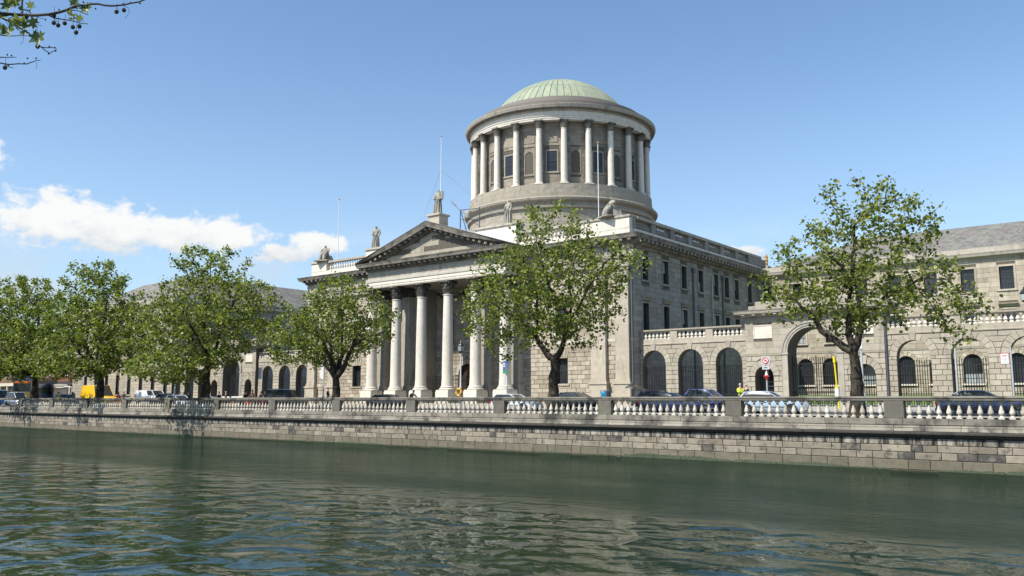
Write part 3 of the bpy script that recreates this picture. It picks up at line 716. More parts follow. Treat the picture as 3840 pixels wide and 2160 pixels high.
# portico
PX = [PCX+(i-2.5)*PSP for i in range(6)]
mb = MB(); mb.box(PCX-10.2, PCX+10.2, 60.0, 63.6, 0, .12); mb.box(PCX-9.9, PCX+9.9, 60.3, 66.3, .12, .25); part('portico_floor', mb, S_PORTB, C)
pw = MB(); wz0 = 0
pp = PF(63.4)
side_L = [('r', -66.8, -65.5, 2.0, 4.5), ('r', -66.8, -65.5, 6.4, 9.2)]; side_R = [('r', -51.2, -49.9, 2.0, 4.5), ('r', -51.2, -49.9, 6.4, 9.2)]
wall_open(pw, pp, -68.6, -63.0, 0, 12.2, side_L, .4); part('portico_wall', pw, S_JOINT, C); pw = MB(); wall_open(pw, pp, -53.6, -48.0, 0, 12.2, side_R, .4); part('portico_wall', pw, S_JOINT, C); pw = MB()
pb = PF(66.1); wall_open(pw, pb, -63.0, -53.6, 0, 12.2, [('a', PCX, 1.15, .2, 3.1, 1.6)], .5)
part('portico_wall', pw, S_JOINT, C)
for a_, b_, ops, sd in ((-68.6, -63.0, side_L, 21), (-53.6, -48.0, side_R, 22)):
    ST.wall(pp, a_, b_, courses(.2, 5.55, .41), .9, ops, seed=sd, vis=.4); ST.wall(pp, a_, b_, courses(5.55, 12.15, .52), 1.1, [('r', o[1]-.15, o[2]+.15, o[3]-.15, o[4]+.15) for o in ops], seed=sd, joint=.012, ch=.008, vis=.2)
    for o in ops: window(C, pp, o[1], o[2], o[3], o[4], .35, 2, 4, .15 if o[3] > 5 else 0, True, False, S_PORTB)
ST.wall(pb, -63.0, -53.6, courses(.2, 5.4, .41), .95, [('a', PCX, 1.15, .2, 3.1, 1.6)], seed=31, vis=.4); ST.arch(pb, PCX, 1.15, 3.1, 1.6, 11, vis=.4)
ST.wall(pb, -63.0, -53.6, courses(5.7, 10.6, .52), 1.2, [('r', -61.6, -60.0, 6.3, 9.0), ('r', -56.6, -55.0, 6.3, 9.0)], seed=32, joint=.012, ch=.008, vis=.3)
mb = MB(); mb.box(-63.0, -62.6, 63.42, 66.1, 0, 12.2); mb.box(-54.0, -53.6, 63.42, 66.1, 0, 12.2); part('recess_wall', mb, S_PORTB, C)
mb = MB(); moulding(mb, pb, -62.6, -54.0, [(5.4, -.02), (5.42, .1), (5.6, .16), (5.7, .16), (5.7, -.02)]); moulding(mb, pb, -62.6, -54.0, [(10.6, -.02), (10.6, .12), (10.75, .16), (11.9, .10), (12.05, .3), (12.15, .3), (12.15, -.02)])
part('string_course', mb, S_PORTB, C)
mb = MB()
for uc in (-60.8, -55.8):          # pedimented niches in the recess wall
    for x0 in (uc-.95, uc+.78): pbox(mb, pb, x0, x0+.17, 6.1, 9.0, -.02, .10)
    pbox(mb, pb, uc-1.1, uc+1.1, 9.0, 9.18, -.02, .16); mb.prism([(uc-1.15, 9.2), (uc+1.15, 9.2), (uc, 9.75)], 66.1-.18, 66.1)
    pbox(mb, pb, uc-1.1, uc+1.1, 5.95, 6.1, -.02, .18)
part('niche', mb, S_PORTB, C)
mb = MB()
for k in range(5):                 # carved swags of the frieze over the door
    u0 = -62.2+k*1.68
    for t in range(8):
        a0, a1 = t/8, (t+1)/8; f_ = lambda t_: 11.7-.5*math.sin(math.pi*t_)
        mb.tube([(u0+1.5*a0, 66.1-.16, f_(a0)), (u0+1.5*a1, 66.1-.16, f_(a1))], .09, 5)
    mb.ball((u0-.08, 66.1-.17, 11.7), .16, 6, 4)
part('swag', mb, S_DARK, C)
dr = MB(); dr.add([(PCX-1.15, 66.5, .25), (PCX+1.15, 66.5, .25), (PCX+1.15, 66.5, 3.1)]+[(PCX+1.15*math.cos(math.pi*k/12), 66.5, 3.1+1.15*math.sin(math.pi*k/12)) for k in range(1, 13)], [tuple(range(15))])
for sx in (-1, 1):
    for z0, z1 in ((.5, 1.3), (1.5, 2.4), (2.55, 3.0)): dr.box(PCX+sx*.12, PCX+sx*1.0, 66.44, 66.5, z0, z1)
dr.box(PCX-.02, PCX+.02, 66.43, 66.5, .25, 4.2); part('door', dr, 'door_wood', C)
mb = MB(); mb.box(PCX-9.35, PCX+9.35, 60.7, 66.15, 12.16, 12.3); part('portico_ceiling', mb, S_PORTB, C)
for i in (0, 1, 4, 5):
    x0 = PX[i]
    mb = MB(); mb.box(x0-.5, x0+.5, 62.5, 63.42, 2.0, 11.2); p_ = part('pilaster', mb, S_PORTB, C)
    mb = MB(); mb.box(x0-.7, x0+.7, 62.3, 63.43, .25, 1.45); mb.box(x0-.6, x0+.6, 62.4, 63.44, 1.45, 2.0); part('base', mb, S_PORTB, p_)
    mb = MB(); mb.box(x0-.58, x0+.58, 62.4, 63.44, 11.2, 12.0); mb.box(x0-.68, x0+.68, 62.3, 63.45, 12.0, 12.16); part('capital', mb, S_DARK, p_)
CAPS = {}
def capital_mesh(r_, h, mat):
    """leafy bell capital: two rows of leaves, corner scrolls, curved abacus"""
    mb = MB(); mb.lathe([(r_*1.08, 0), (r_*1.12, .03*h), (r_*.98, .06*h), (r_*1.0, .4*h), (r_*1.08, .7*h), (r_*1.3, .87*h)], n=16)
    for row, (n, z0, z1, off, out) in enumerate(((8, .06, .42, 0, 1.36), (8, .2, .68, math.pi/8, 1.5))):
        for k in range(n):
            a = 2*math.pi*k/n+off; ca, sa = math.cos(a), math.sin(a); w_ = r_*.30
            pr = [(r_*1.02, z0*h, w_), (r_*1.14, (z0*.4+z1*.6)*h, w_*1.1), (r_*out, z1*h, w_*.75), (r_*(out+.06), (z1-.06)*h, w_*.5)]
            vs = []
            for rr_, z, ww in pr:
                for s_ in (-1, 1): vs.append((rr_*ca-s_*ww*sa, rr_*sa+s_*ww*ca, z))
                vs.append(((rr_+r_*.07)*ca, (rr_+r_*.07)*sa, z+.01*h))
            fs = []
            for j in range(3):
                o = j*3; fs += [(o, o+2, o+5, o+3), (o+2, o+1, o+4, o+5), (o+1, o, o+3, o+4)]
            mb.add(vs, fs)
    for k in range(4):
        a = math.pi/4+math.pi/2*k; ca, sa = math.cos(a), math.sin(a)
        c = Vector((ca*r_*1.72, sa*r_*1.72, .78*h)); pts = []
        for t in range(9):
            th = t*.75; rr_ = r_*.24*(1-t/11); pts.append((c.x+ca*rr_*math.cos(th), c.y+sa*rr_*math.cos(th), c.z+rr_*math.sin(th)))
        mb.tube(pts, r_*.11, 5); mb.tube([(ca*r_*1.05, sa*r_*1.05, .5*h), (ca*r_*1.35, sa*r_*1.35, .8*h), (c.x, c.y, c.z+r_*.2)], r_*.08, 5)
        a2 = math.pi/2*k; mb.ball((math.cos(a2)*r_*1.38, math.sin(a2)*r_*1.38, .9*h), r_*.17, 6, 4)
    ab = []
    for k in range(4):
        a = math.pi/4+math.pi/2*k
        for da, rr_ in ((-.10, 1.98), (.10, 1.98), (.45, 1.5), (math.pi/2-.45, 1.5)): ab.append((rr_*r_*math.cos(a+da), rr_*r_*math.sin(a+da)))
    mb.prism(ab, .88*h, h, 'z')
    return mb.mesh('capital', mat, True)
sh = MB(); N_ = 12; sh.lathe([(.545*(1-.18*(t/N_)**1.8)+(.05 if t in (0,) else 0), t/N_*8.85) for t in range(N_+1)]+[(.50, 8.86), (.50, 8.95), (.44, 8.97)], n=24)
sh = sh.mesh('shaft', S_PORT, True)
bs_ = MB(); bs_.box(-.78, .78, -.78, .78, -.14, .0); bs_.lathe([(.76, 0), (.80, .05), (.80, .12), (.74, .16), (.66, .19), (.66, .23), (.70, .26), (.70, .31), (.62, .34), (.6, .37)], n=24); bs_ = bs_.mesh('base', S_PORT, True)
pd_ = MB(); pd_.box(-.86, .86, -.86, .86, -1.3, -1.12); pd_.box(-.82, .82, -.82, .82, -1.12, -.142); pd_ = pd_.mesh('pedestal', S_PORT)
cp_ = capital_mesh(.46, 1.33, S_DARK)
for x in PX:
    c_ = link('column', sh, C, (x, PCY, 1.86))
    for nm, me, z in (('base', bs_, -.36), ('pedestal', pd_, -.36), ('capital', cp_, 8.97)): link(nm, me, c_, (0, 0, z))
# entablature and pediment of the portico
fp = PF(60.72); hx = 9.38
PEN_ = [(12.17, -.5), (12.17, 0), (12.48, 0), (12.48, .04), (12.82, .04), (12.82, .10), (13.0, .15), (13.1, .17), (13.1, .0), (13.93, .0), (13.97, .12), (14.1, .2), (14.36, .24), (14.38, .86), (14.56, .9), (14.76, 1.0), (14.80, -.5)]
PEN = PEN_[:9]+[(13.10, -.5)]; PCO = [(13.101, -.5)]+[(13.101, 0)]+PEN_[9:]
for prof_, nm_, m_ in ((PEN, 'portico_entablature', S_PORT), ([(13.101, -.5), (13.101, 0), (13.93, 0), (13.93, -.5)], 'portico_frieze', S_PORTB), ([(13.931, -.5), (13.931, .0)]+PEN_[10:], 'portico_cornice', S_SOOT_SHADE)):
    mb = MB(); moulding(mb, fp, PCX-hx, PCX+hx, prof_, 1, 1); moulding(mb, PE(PCX+hx), 60.72, 63.3, prof_, 1, 0); moulding(mb, PW(PCX-hx), -63.3, -60.72, prof_, 0, 1); part(nm_, mb, m_, C)
for k in range(28):
    x = PCX-hx-.5+(2*hx+1.0)*k/27; link('modillion', modF, C, (x, 60.72-.26, 14.375))
mb = MB()
for k in range(int(2*hx/.25)): x = PCX-hx+k*.25; mb.box(x, x+.14, 60.42, 60.62, 13.95, 14.09)
SL = .318; HX2 = hx+1.02; ztop = lambda x: 14.86+SL*(HX2-abs(x))
def rake(prof, mbx):
    n = len(prof)
    for s_ in (-1, 1):
        vs = []
        for xx in (HX2, HX2*.5, 0.0):
            for dv, d in prof: vs.append((PCX+s_*xx, 60.72-d, max(ztop(xx)+dv, 14.805)))
        fs = [(j*n+i, (j+1)*n+i, (j+1)*n+i+1, j*n+i+1) for j in range(2) for i in range(n-1)]
        mbx.add(vs, fs+[tuple(range(n))])
mb2 = MB(); rake([(-.95, -.5), (-.93, .10), (-.82, .2), (-.56, .24), (-.53, .87), (-.32, .91), (-.02, 1.01), (.03, -.5)], mb2); part('raking_cornice', mb2, S_SOOT_SHADE, C)
for s_ in (-1, 1):
    for k in range(14):
        x = .35+k*.72; o = link('modillion', modF, C, (PCX+s_*x, 60.72-.26, ztop(x)-.535)); o.rotation_euler.y = s_*math.atan(SL)
    for k in range(38):
        x = .15+k*.25; z = ztop(x)-.84
        if z > 14.95: mb.prism([(PCX+s_*x, z-.12), (PCX+s_*(x+.14), z-.12-SL*.14), (PCX+s_*(x+.14), z+.04-SL*.14), (PCX+s_*x, z+.04)], 60.44, 60.6)
stuffpart('dentils', mb, S_SOOT_SHADE, C)
mb = MB(); mb.add([(PCX-hx-.6, 60.70, 14.7), (PCX+hx+.6, 60.70, 14.7), (PCX, 60.70, ztop(0)-.5)], [(0, 1, 2)]); part('tympanum', mb, S_JOINT, C)
A = Ashlar(C, stone('tympanum_granite', (.40, .37, .31), (.47, .44, .375), dirt_amt=.25, rnd=.25), 40, 'tympanum_stone')
for k in range(5):
    v0 = 14.82+k*.5; w0 = (ztop(0)-.7-v0)/SL; w1 = max(.25, (ztop(0)-.7-v0-.5)/SL)
    if w0 < .6: break
    A.wall(fp, PCX-w0, PCX+w0, [v0, v0+.5], 1.9, d0=-.05, d1=.02, joint=.012, ch=.006, seed=40+k)
A.finish()
A = Ashlar(C, S_PORTB, 40, 'frieze_stone'); A.wall(fp, PCX-hx, PCX+hx, [13.12, 13.9], .95, d0=-.02, d1=.018, joint=.01, ch=.004, seed=50); A.finish()
mb = MB()
for s_ in (-1, 1): mb.add([(PCX+s_*HX2, 59.7, 14.88), (PCX, 59.7, ztop(0)+.035), (PCX, 73.5, ztop(0)+.035), (PCX+s_*HX2, 73.5, 14.88)], [(0, 1, 2, 3)])
part('portico_roof', mb, 'lead_light' if 'lead_light' in M else plain('lead_light', (.42, .42, .41), .6), C)
mb = MB(); mb.box(PCX-.75, PCX+.75, 60.9, 62.2, 17.6, 18.9); mb.box(PCX-.9, PCX+.9, 60.75, 62.35, 18.9, 19.1, .02); part('statue_pedestal', mb, S_PIL, C)

# drum and dome
DX, DY = -58.5, 83.3
mb = MB(); mb.lathe([(11.0, 14.5), (11.0, 21.25), (11.28, 21.3), (11.34, 21.55), (11.1, 21.62), (11.1, 21.9), (11.3, 22.0), (11.6, 22.12), (11.68, 22.35), (11.60, 22.45), (11.2, 22.5), (11.2, 22.95), (11.0, 22.97), (11.0, 24.0), (9.9, 24.02)], DX, DY, 96, a0=-100, a1=170); dr_ = part('drum_base', mb, S_LOW, C, smooth=True)
def pcyl(r_): return lambda u, v, d: (DX+(r_+d)*math.sin(u), DY-(r_+d)*math.cos(u), v)
def ring(A_, r_, vs, n, a0, a1, ops=(), d1=.03, j=.014, seed=1, vis=1.0, mat=None):
    P_ = pcyl(r_); st = 2*math.pi/n; k0, k1 = int(math.floor(R(a0)/st)), int(math.ceil(R(a1)/st))
    for ci in range(len(vs)-1):
        for k in range(k0, k1):
            u0 = (k+(.5 if ci % 2 else 0))*st; u1 = u0+st; v0, v1 = vs[ci], vs[ci+1]
            for (oa, ob, oc, od) in ops:
                if v1 > oc+.01 and v0 < od-.01 and u0 < ob and u1 > oa:
                    if u0 < oa and oa-u0 > ob-u1 if False else u0 < oa: u1 = min(u1, oa)
                    else: u0 = max(u0, ob)
            if u1-u0 < .012: continue
            h = j/2/r_
            q_ = [(u0+h, v0+j/2), (u1-h, v0+j/2), (u1-h, v1-j/2), (u0+h, v1-j/2)]
            m_ = math.cos(.5*(u0+u1)-R(35))
            if m_ < -.1: continue
            sc_ = r_*r_
            A_.b.append((abs(u1-u0)*r_*(v1-v0)*max(.1, m_)*vis/(101.**2), P_, q_, -.03, d1, .0015, mat or S_DRUM))
ring(ST, 11.0, courses(16.5, 21.2, .47), 58, -75, 145, d1=.02, vis=.7, mat=S_LOW)
ring(ST, 11.0, courses(22.98, 23.98, .5), 46, -75, 145, d1=.02, vis=.7, mat=S_LOW)
wops = []; mbw = MB(); RW = 9.95
mbw.lathe([(RW, 23.9), (RW, 31.4)], DX, DY, 96, a0=-100, a1=170, capb=False, capt=False)
for k in range(-3, 6):
    a = R(30*k); hw = .62/RW
    wops.append((a-hw-.02, a+hw+.02, 25.6, 28.4))
for k in range(-3, 6):
    a = R(15+30*k); wops.append((a-.062, a+.062, 25.3, 28.4))
part('drum_wall', mbw, S_JOINT, C, smooth=True)
ring(ST, RW, courses(24.05, 31.3, .45), 50, -75, 145, wops, d1=.05, seed=3, vis=.6)
for k in range(-2, 5):
    a = 30*k; ca, sa = math.cos(R(a)), math.sin(R(a))
    Pk = (lambda ca, sa: lambda u, v, d: (DX+(RW+d)*sa+u*ca, DY-(RW+d)*ca+u*sa, v))(ca, sa)
    window(C, Pk, -.57, .57, 25.6, 27.95, -.03, 2, 4, .14, True, False, S_LOW)
    mb = MB(); pbox(mb, Pk, -.62, .62, 28.95, 29.6, -.05, .08); part('panel', mb, S_DRUM, C)
    a = 15+30*k; ca, sa = math.cos(R(a)), math.sin(R(a))
    Pk = (lambda ca, sa: lambda u, v, d: (DX+(RW+d)*sa+u*ca, DY-(RW+d)*ca+u*sa, v))(ca, sa)
    mb = MB(); hw = .5                     # round-headed niche with half-dome
    wall_open(mb, (lambda P_: lambda u, v, d: P_(u, v, d+.055))(Pk), -.62, .62, 25.25, 28.4, [('a', 0, hw, 25.45, 27.5, .6)], .06)
    for t in range(10):
        b0, b1 = math.pi*t/10, math.pi*(t+1)/10
        f_ = lambda b: (-hw*math.cos(b), -.45*math.sin(b))
        p0, p1 = f_(b0), f_(b1)
        mb.add([Pk(p0[0], 25.45, p0[1]), Pk(p1[0], 25.45, p1[1]), Pk(p1[0], 27.5, p1[1]), Pk(p0[0], 27.5, p0[1])], [(0, 1, 2, 3)])
        for s_ in range(4):
            e0, e1 = math.pi/2*s_/4, math.pi/2*(s_+1)/4
            gg = lambda b, e: Pk(-hw*math.cos(b)*math.cos(e), 27.5+hw*math.sin(e), -.45*math.sin(b)*math.cos(e))
            mb.add([gg(b0, e0), gg(b1, e0), gg(b1, e1), gg(b0, e1)], [(0, 1, 2, 3)])
    part('niche', mb, S_DRUM, C)
    mb = MB(); pbox(mb, Pk, -.62, .62, 28.95, 29.6, -.05, .08); part('panel', mb, S_DRUM, C)
dsh = MB(); dsh.lathe([(.365*(1-.16*(t/8)**1.8), .22+t/8*5.95) for t in range(9)]+[(.345, 6.18), (.345, 6.25), (.30, 6.27)], n=16); dsh.lathe([(.47, 0), (.48, .08), (.42, .12), (.38, .15), (.42, .19), (.39, .24)], n=16); dsh.box(-.48, .48, -.48, .48, -.1, 0.0)
dsh = dsh.mesh('drum_column', S_PORT, True); dcp = capital_mesh(.335, .92, S_SOOT_SHADE)
for k in range(-7, 12):
    a = R(7.5+15*k); o = link('drum_column', dsh, C, (DX+10.55*math.sin(a), DY-10.55*math.cos(a), 24.1)); o.rotation_euler.z = a
    link('capital', dcp, o, (0, 0, 6.27))
mb = MB(); mb.lathe([(9.8, 31.3), (10.25, 31.28), (10.25, 31.22), (10.92, 31.22), (10.92, 31.42), (10.96, 31.42), (10.96, 31.62), (11.02, 31.64), (11.04, 31.72), (10.93, 31.74), (10.93, 32.2), (10.7, 32.2)], DX, DY, 120, a0=-120, a1=200)
part('drum_entablature', mb, S_PORT, C, smooth=True)
mb = MB(); mb.lathe([(10.7, 32.205), (10.95, 32.205), (11.0, 32.24), (11.12, 32.34), (11.15, 32.5), (11.52, 32.52), (11.56, 32.68), (11.64, 32.82), (11.64, 32.90), (10.8, 33.0)], DX, DY, 120, a0=-120, a1=200)
part('drum_cornice', mb, S_PORTB, C, smooth=True)
mb = MB()
for k in range(-60, 130):
    a0 = R(k*1.5); a1 = R(k*1.5+.8); P_ = pcyl(11.1); pbox(mb, P_, a0, a1, 32.32, 32.46, 0, .14)
stuffpart('drum_dentils', mb, S_SOOT_SHADE, C)
mb = MB(); mb.lathe([(10.85, 32.95), (10.7, 33.0), (10.7, 33.55), (10.3, 33.6), (10.2, 33.95), (9.6, 34.0), (9.5, 34.3), (8.95, 34.35), (8.85, 34.7), (8.35, 34.78), (8.2, 34.85)], DX, DY, 96); part('dome_steps', mb, 'lead_grey', C, smooth=True)
DA, DH = 8.25, 4.6; DR = (DA*DA+DH*DH)/(2*DH); DZ = 34.75+DH-DR
phi0 = math.asin(DA/DR)
mb = MB(); mb.lathe([((DR-.04)*math.sin(phi0*(1-t/12)), DZ+(DR-.04)*math.cos(phi0*(1-t/12))) for t in range(13)], DX, DY, 64); dm = part('dome', mb, 'copper_seam', C, smooth=True)
NP = 60
rows = [(1.0, .72), (.72, .44), (.44, .2), (.2, .03)]
for ri, (p0, p1) in enumerate(rows):
    np_ = NP if ri < 2 else (NP//2 if ri == 2 else 12); da = 2*math.pi/np_
    mb = MB(); g_ = .035
    def dp(ph, a, rr_): return (rr_*math.sin(ph)*math.sin(a), -rr_*math.sin(ph)*math.cos(a), rr_*math.cos(ph))
    f0, f1 = phi0*p0-.002, phi0*p1+.003
    e0 = g_/(DR*math.sin(f0)); e1 = g_/(DR*math.sin(max(f1, .02)))
    K = 4; vs = []
    for rr_ in (DR-.03, DR+.025):
        for t in range(K+1):
            ph = f0+(f1-f0)*t/K; e = min(.3*da, g_/(DR*math.sin(max(ph, .02))))
            vs += [dp(ph, -da/2+e, rr_), dp(ph, da/2-e, rr_)]
    o = 2*(K+1); fs = []
    for t in range(K):
        i = 2*t; fs += [(o+i, o+i+1, o+i+3, o+i+2), (i, o+i, o+i+2, i+2), (i+1, i+3, o+i+3, o+i+1)]
    fs += [(0, 1, o+1, o), (2*K, o+2*K, o+2*K+1, 2*K+1)]
    mb.add(vs, fs); me = mb.mesh('copper_sheet', 'copper_verdigris', True)
    for k in range(np_):
        ang = math.degrees(k*da)
        if math.cos(R(ang-35)) < -.35 and ri < 2: continue
        oo = link('copper_sheet', me, dm, (DX, DY, DZ)); oo.rotation_euler.z = k*da
ST.finish()

# ------------------------------------------------------------------ arcaded screen walls and gate pavilions
YS = 64.4
def balustrade_run(parent, x0, x1, y, z0, h, group_w, mat, matb):
    n = max(1, round((x1-x0)/group_w)); w = (x1-x0)/n; me = baluster_mesh(.30, h, matb, 8)
    for i in range(n+1):
        xa = x0+w*i; mb = MB()
        mb.box(max(x0, xa-.32), min(x1, xa+.32), y-.2, y+.2, z0, z0+h); part('pedestal', mb, mat, parent)
        if i == n: break
        k_ = int((w-.64)/.33)
        for k in range(k_): link('baluster', me, parent, (xa+.32+(w-.64)*(k+.5)/k_, y, z0))
    mb = MB(); moulding(mb, PF(y), x0, x1, [(z0+h, -.24), (z0+h, .22), (z0+h+.06, .27), (z0+h+.18, .27), (z0+h+.2, -.24)]); part('coping', mb, mat, parent)
def railing(x0, x1, y, z0, z1, label, arch=None, gate=False, step=.16):
    t = thing('iron_railing', label, 'railing', ((x0+x1)/2, y, z0), group='iron railings and gates of the courthouse front')
    mb = MB(); n = max(2, int((x1-x0)/step))
    for k in range(n+1):
        x = x0+.05+(x1-x0-.1)*k/n; big = gate and k in (0, n//2, n)
        mb.tube([(x, y, z0), (x, y, z1+(.2 if big else 0))], .04 if big else .026, 4, False)
        mb.tube([(x, y, z1+(.2 if big else 0)), (x, y, z1+.06+(.2 if big else 0)), (x, y, z1+.22+(.25 if big else 0))], [.017, .04, .002], 4)
    part('bars', mb, 'iron', t)['kind'] = 'stuff'
    for z in ((z1-.25, z0+.25, z0+1.0, z0+1.1) if gate else (z1-.25, z0+.9)):
        mb = MB(); mb.box(x0, x1, y-.022, y+.022, z-.03, z+.03); part('rail', mb, 'iron', t)
    return t
def screen(label, x0, x1, arches, vis, rails):
    s = thing('screen_wall', label, 'wall', ((x0+x1)/2, YS, 0), group='arcaded screen walls with balustrades')
    P_ = PF(YS); sp = 3.62; ops = [('a', c, 1.11, 0.0, sp, 1.62) for c in arches]
    mb = MB(); wall_open(mb, P_, x0, x1, 0, 5.2, ops, .75)
    Pb = lambda u, v, d: (u, YS+.75+d, v)
    wall_open(mb, Pb, x0, x1, 0, 5.2, ops, .01); mb.box(x0, x1, YS+.02, YS+.74, 5.19, 5.2); part('wall_core', mb, S_JOINT, s)
    A_ = Ashlar(s, S_SCREEN, 200)
    A_.wall(P_, x0, x1, courses(.0, 3.38, .375)+[sp], .8, ops, seed=60, d1=.05, joint=.028, vis=vis)
    A_.wall(P_, x0, x1, courses(sp, 5.18, .39), .85, ops, seed=61, d1=.05, joint=.028, vis=vis)
    for c in arches: A_.arch(P_, c, 1.11, sp, 1.62, 11, d1=.055, vis=vis)
    A_.finish()
    mb = MB(); moulding(mb, P_, x0, x1, [(5.18, -.3), (5.19, .1), (5.26, .12), (5.3, .06), (5.68, .04), (5.69, -.3)]); mb.box(x0, x1, YS+.1, YS+.74, 5.2, 5.66); part('plinth_course', mb, S_SCREEN, s)
    balustrade_run(s, x0, x1, YS+.2, 5.69, .62, (x1-x0)/3, S_SCREEN, S_PORT)
    for c, l in zip(arches, rails): railing(c-1.1, c+1.1, YS+.45, gz(64.4), 3.2, l)
screen('arcaded granite screen wall with three arches right of the domed block', -36.98, -27.3, [-35.64, -32.25, -28.87], 1.0,
       ['black spear-topped railing in the arch nearest the domed block, right side', 'black spear-topped railing in the middle arch behind the open-boot car', 'black spear-topped railing in the arch behind the two standing men'])
screen('arcaded granite screen wall with lit arched windows behind, at the right edge', -16.9, -3.2, [-15.1, -11.6, -8.1, -4.7], 1.1,
       ['black railing in the arch just right of the dark wall pipe', 'black railing in the arch with the blue-lit window behind it', 'black railing in the arch behind the red-edged white sign', 'black railing in the arch cut off by the right edge'])
screen('arcaded granite screen wall with three arches left of the portico', -91.6, -80.5, [-82.95, -86.3, -89.7], .5,
       ['black railing in the arch nearest the left corner pilaster of the domed block', 'black railing in the middle arch of the left screen wall', 'black railing in the arch behind the group of pedestrians'])
screen('far arcaded screen wall with arches half hidden by the third tree from the left', -112.6, -102.0, [-103.9, -107.3, -110.6], .3,
       ['black railing in the arch just left of the far gateway', 'black railing in the middle arch of the far left screen', 'black railing in the leftmost arch of the far left screen'])
def pavilion(xc, label, gate_label, vis):
    p = thing('gate_pavilion', label, 'gateway', (xc, YS, 0), group='stone gate pavilions')
    x0, x1 = xc-5.2, xc+5.2; y0 = YS-.32; P_ = PF(y0)
    ops = [('a', xc-3.75, .74, 0, 2.4, 1.25), ('a', xc, 1.86, 0, 4.15, 2.35), ('a', xc+3.75, .74, 0, 2.4, 1.25)]
    mb = MB(); wall_open(mb, P_, x0, x1, 0, 7.0, ops, 1.9)
    Pb = lambda u, v, d: (u, y0+1.9+d, v); wall_open(mb, Pb, x0, x1, 0, 7.0, ops, .01)
    for x in (x0, x1): mb.add([(x, y0, 0), (x, y0+1.9, 0), (x, y0+1.9, 7), (x, y0, 7)], [(0, 1, 2, 3)])
    part('wall_core', mb, S_JOINT, p)
    A_ = Ashlar(p, S_SCREEN, 200)
    low = [o for o in ops]
    A_.wall(P_, x0, x1, courses(0, 3.92, .392), .75, [('a', o[1], o[2], 0, o[4], o[5]) if o[2] < 1 else ('r', xc-2.3, xc+2.3, 0, 4.2) for o in ops], seed=70, d1=.05, joint=.028, vis=vis)
    for o in (ops[0], ops[2]): A_.arch(P_, o[1], o[2], o[4], o[5], 9, d1=.055, vis=vis)
    A_.wall(P_, x0, x1, courses(4.1, 6.98, .48), 1.3, [('a', xc, 2.35, 0, 4.15, 2.37), ('r', xc-4.5, xc-3.0, 5.3, 6.35), ('r', xc+3.0, xc+4.5, 5.3, 6.35)], seed=71, d1=.03, joint=.01, ch=.006, vis=vis)
    A_.finish()
    for s_ in (-1, 1):
        mb = MB(); pbox(mb, P_, xc+s_*3.75-.75, xc+s_*3.75+.75, 5.3, 6.35, -.02, .02)
        for a_, b_, c_, d_ in ((-.75, -.68, 5.3, 6.35), (.68, .75, 5.3, 6.35), (-.68, .68, 5.3, 5.37), (-.68, .68, 6.28, 6.35)): pbox(mb, P_, xc+s_*3.75+a_, xc+s_*3.75+b_, c_, d_, .0, .05)
        part('inset_panel', mb, S_PORT, p)
        mb = MB(); pbox(mb, P_, xc+s_*2.08-.22, xc+s_*2.08+.22, 0, 4.0, -.02, .06); pbox(mb, P_, xc+s_*2.08-.28, xc+s_*2.08+.28, 4.0, 4.15, -.02, .12); part('jamb', mb, S_PORTB, p)
    mb = MB()
    for k in range(20):
        a0, a1 = math.pi*k/20, math.pi*(k+1)/20
        for r0, r1, d1 in ((1.86, 2.0, .06), (2.0, 2.2, .10), (2.2, 2.34, .15)):
            q_ = [(xc-rr_*math.cos(a), 4.15+rr_*math.sin(a)) for rr_, a in ((r0, a0), (r1, a0), (r1, a1), (r0, a1))]
            mb.add([P_(*z_, d_) for d_ in (-.02, d1) for z_ in q_], [(4, 7, 6, 5), (0, 4, 5, 1), (2, 6, 7, 3), (1, 5, 6, 2), (0, 3, 7, 4)])
    part('archivolt', mb, S_PORTB, p)
    mb = MB()
    for a_, b_ in ((x0, xc-2.36), (xc+2.36, x1)): moulding(mb, P_, a_, b_, [(3.92, -.02), (3.93, .06), (4.0, .08), (4.09, .08), (4.1, -.02)])
    part('string_course', mb, S_SCREEN, p)
    CP = [(7.0, -.2), (7.0, .05), (7.12, .12), (7.2, .2), (7.24, .62), (7.4, .66), (7.5, .72), (7.53, -.2)]
    mb = MB(); moulding(mb, P_, x0, x1, CP, 1, 1); moulding(mb, PE(x1), y0, y0+1.9, CP, 1, 0); moulding(mb, PW(x0), -(y0+1.9), -y0, CP, 0, 1); mb.box(x0, x1, y0, y0+1.9, 7.3, 7.5)
    part('cornice', mb, S_PORTB, p)
    me = MB(); me.box(-.13, .13, -.36, .02, -.13, 0); me = me.mesh('modillion', S_PORTB)
    for k in range(13): link('modillion', me, p, (x0+.1+10.2*k/12, y0-.2, 7.235))
    mb = MB(); mb.box(x0+.25, x1-.25, y0+.2, y0+1.8, 7.5, 7.9, .03); part('attic', mb, S_PORTB, p)
    mb = MB(); mb.box(x0+.7, x1-.7, y0+.45, y0+1.6, 7.9, 8.25, .03); part('attic_block', mb, S_PORTB, p)
    railing(xc-1.84, xc+1.84, YS+.5, gz(64.4), 3.55, gate_label, gate=True)
    return p
pavilion(-22.1, 'stone gateway with one tall arch, a blank panel and stepped top, right of centre', 'tall black iron gates in the arch behind the right-hand tree', 1.0)
pavilion(-97.0, 'stone gateway with a tall arch and stepped top, behind the third tree from the left', 'dark iron gates in the tall arch of the left gateway', .35)
for xx, l in ((-25.85, 'black railing in the small doorway arch behind the round no-entry road sign'), (-18.35, 'black railing in the small arch right of the big gate'), (-93.3, 'black railing in the small doorway arch beside the pedestrians')):
    railing(xx-.72, xx+.72, YS+.5, gz(64.4), 2.2, l)
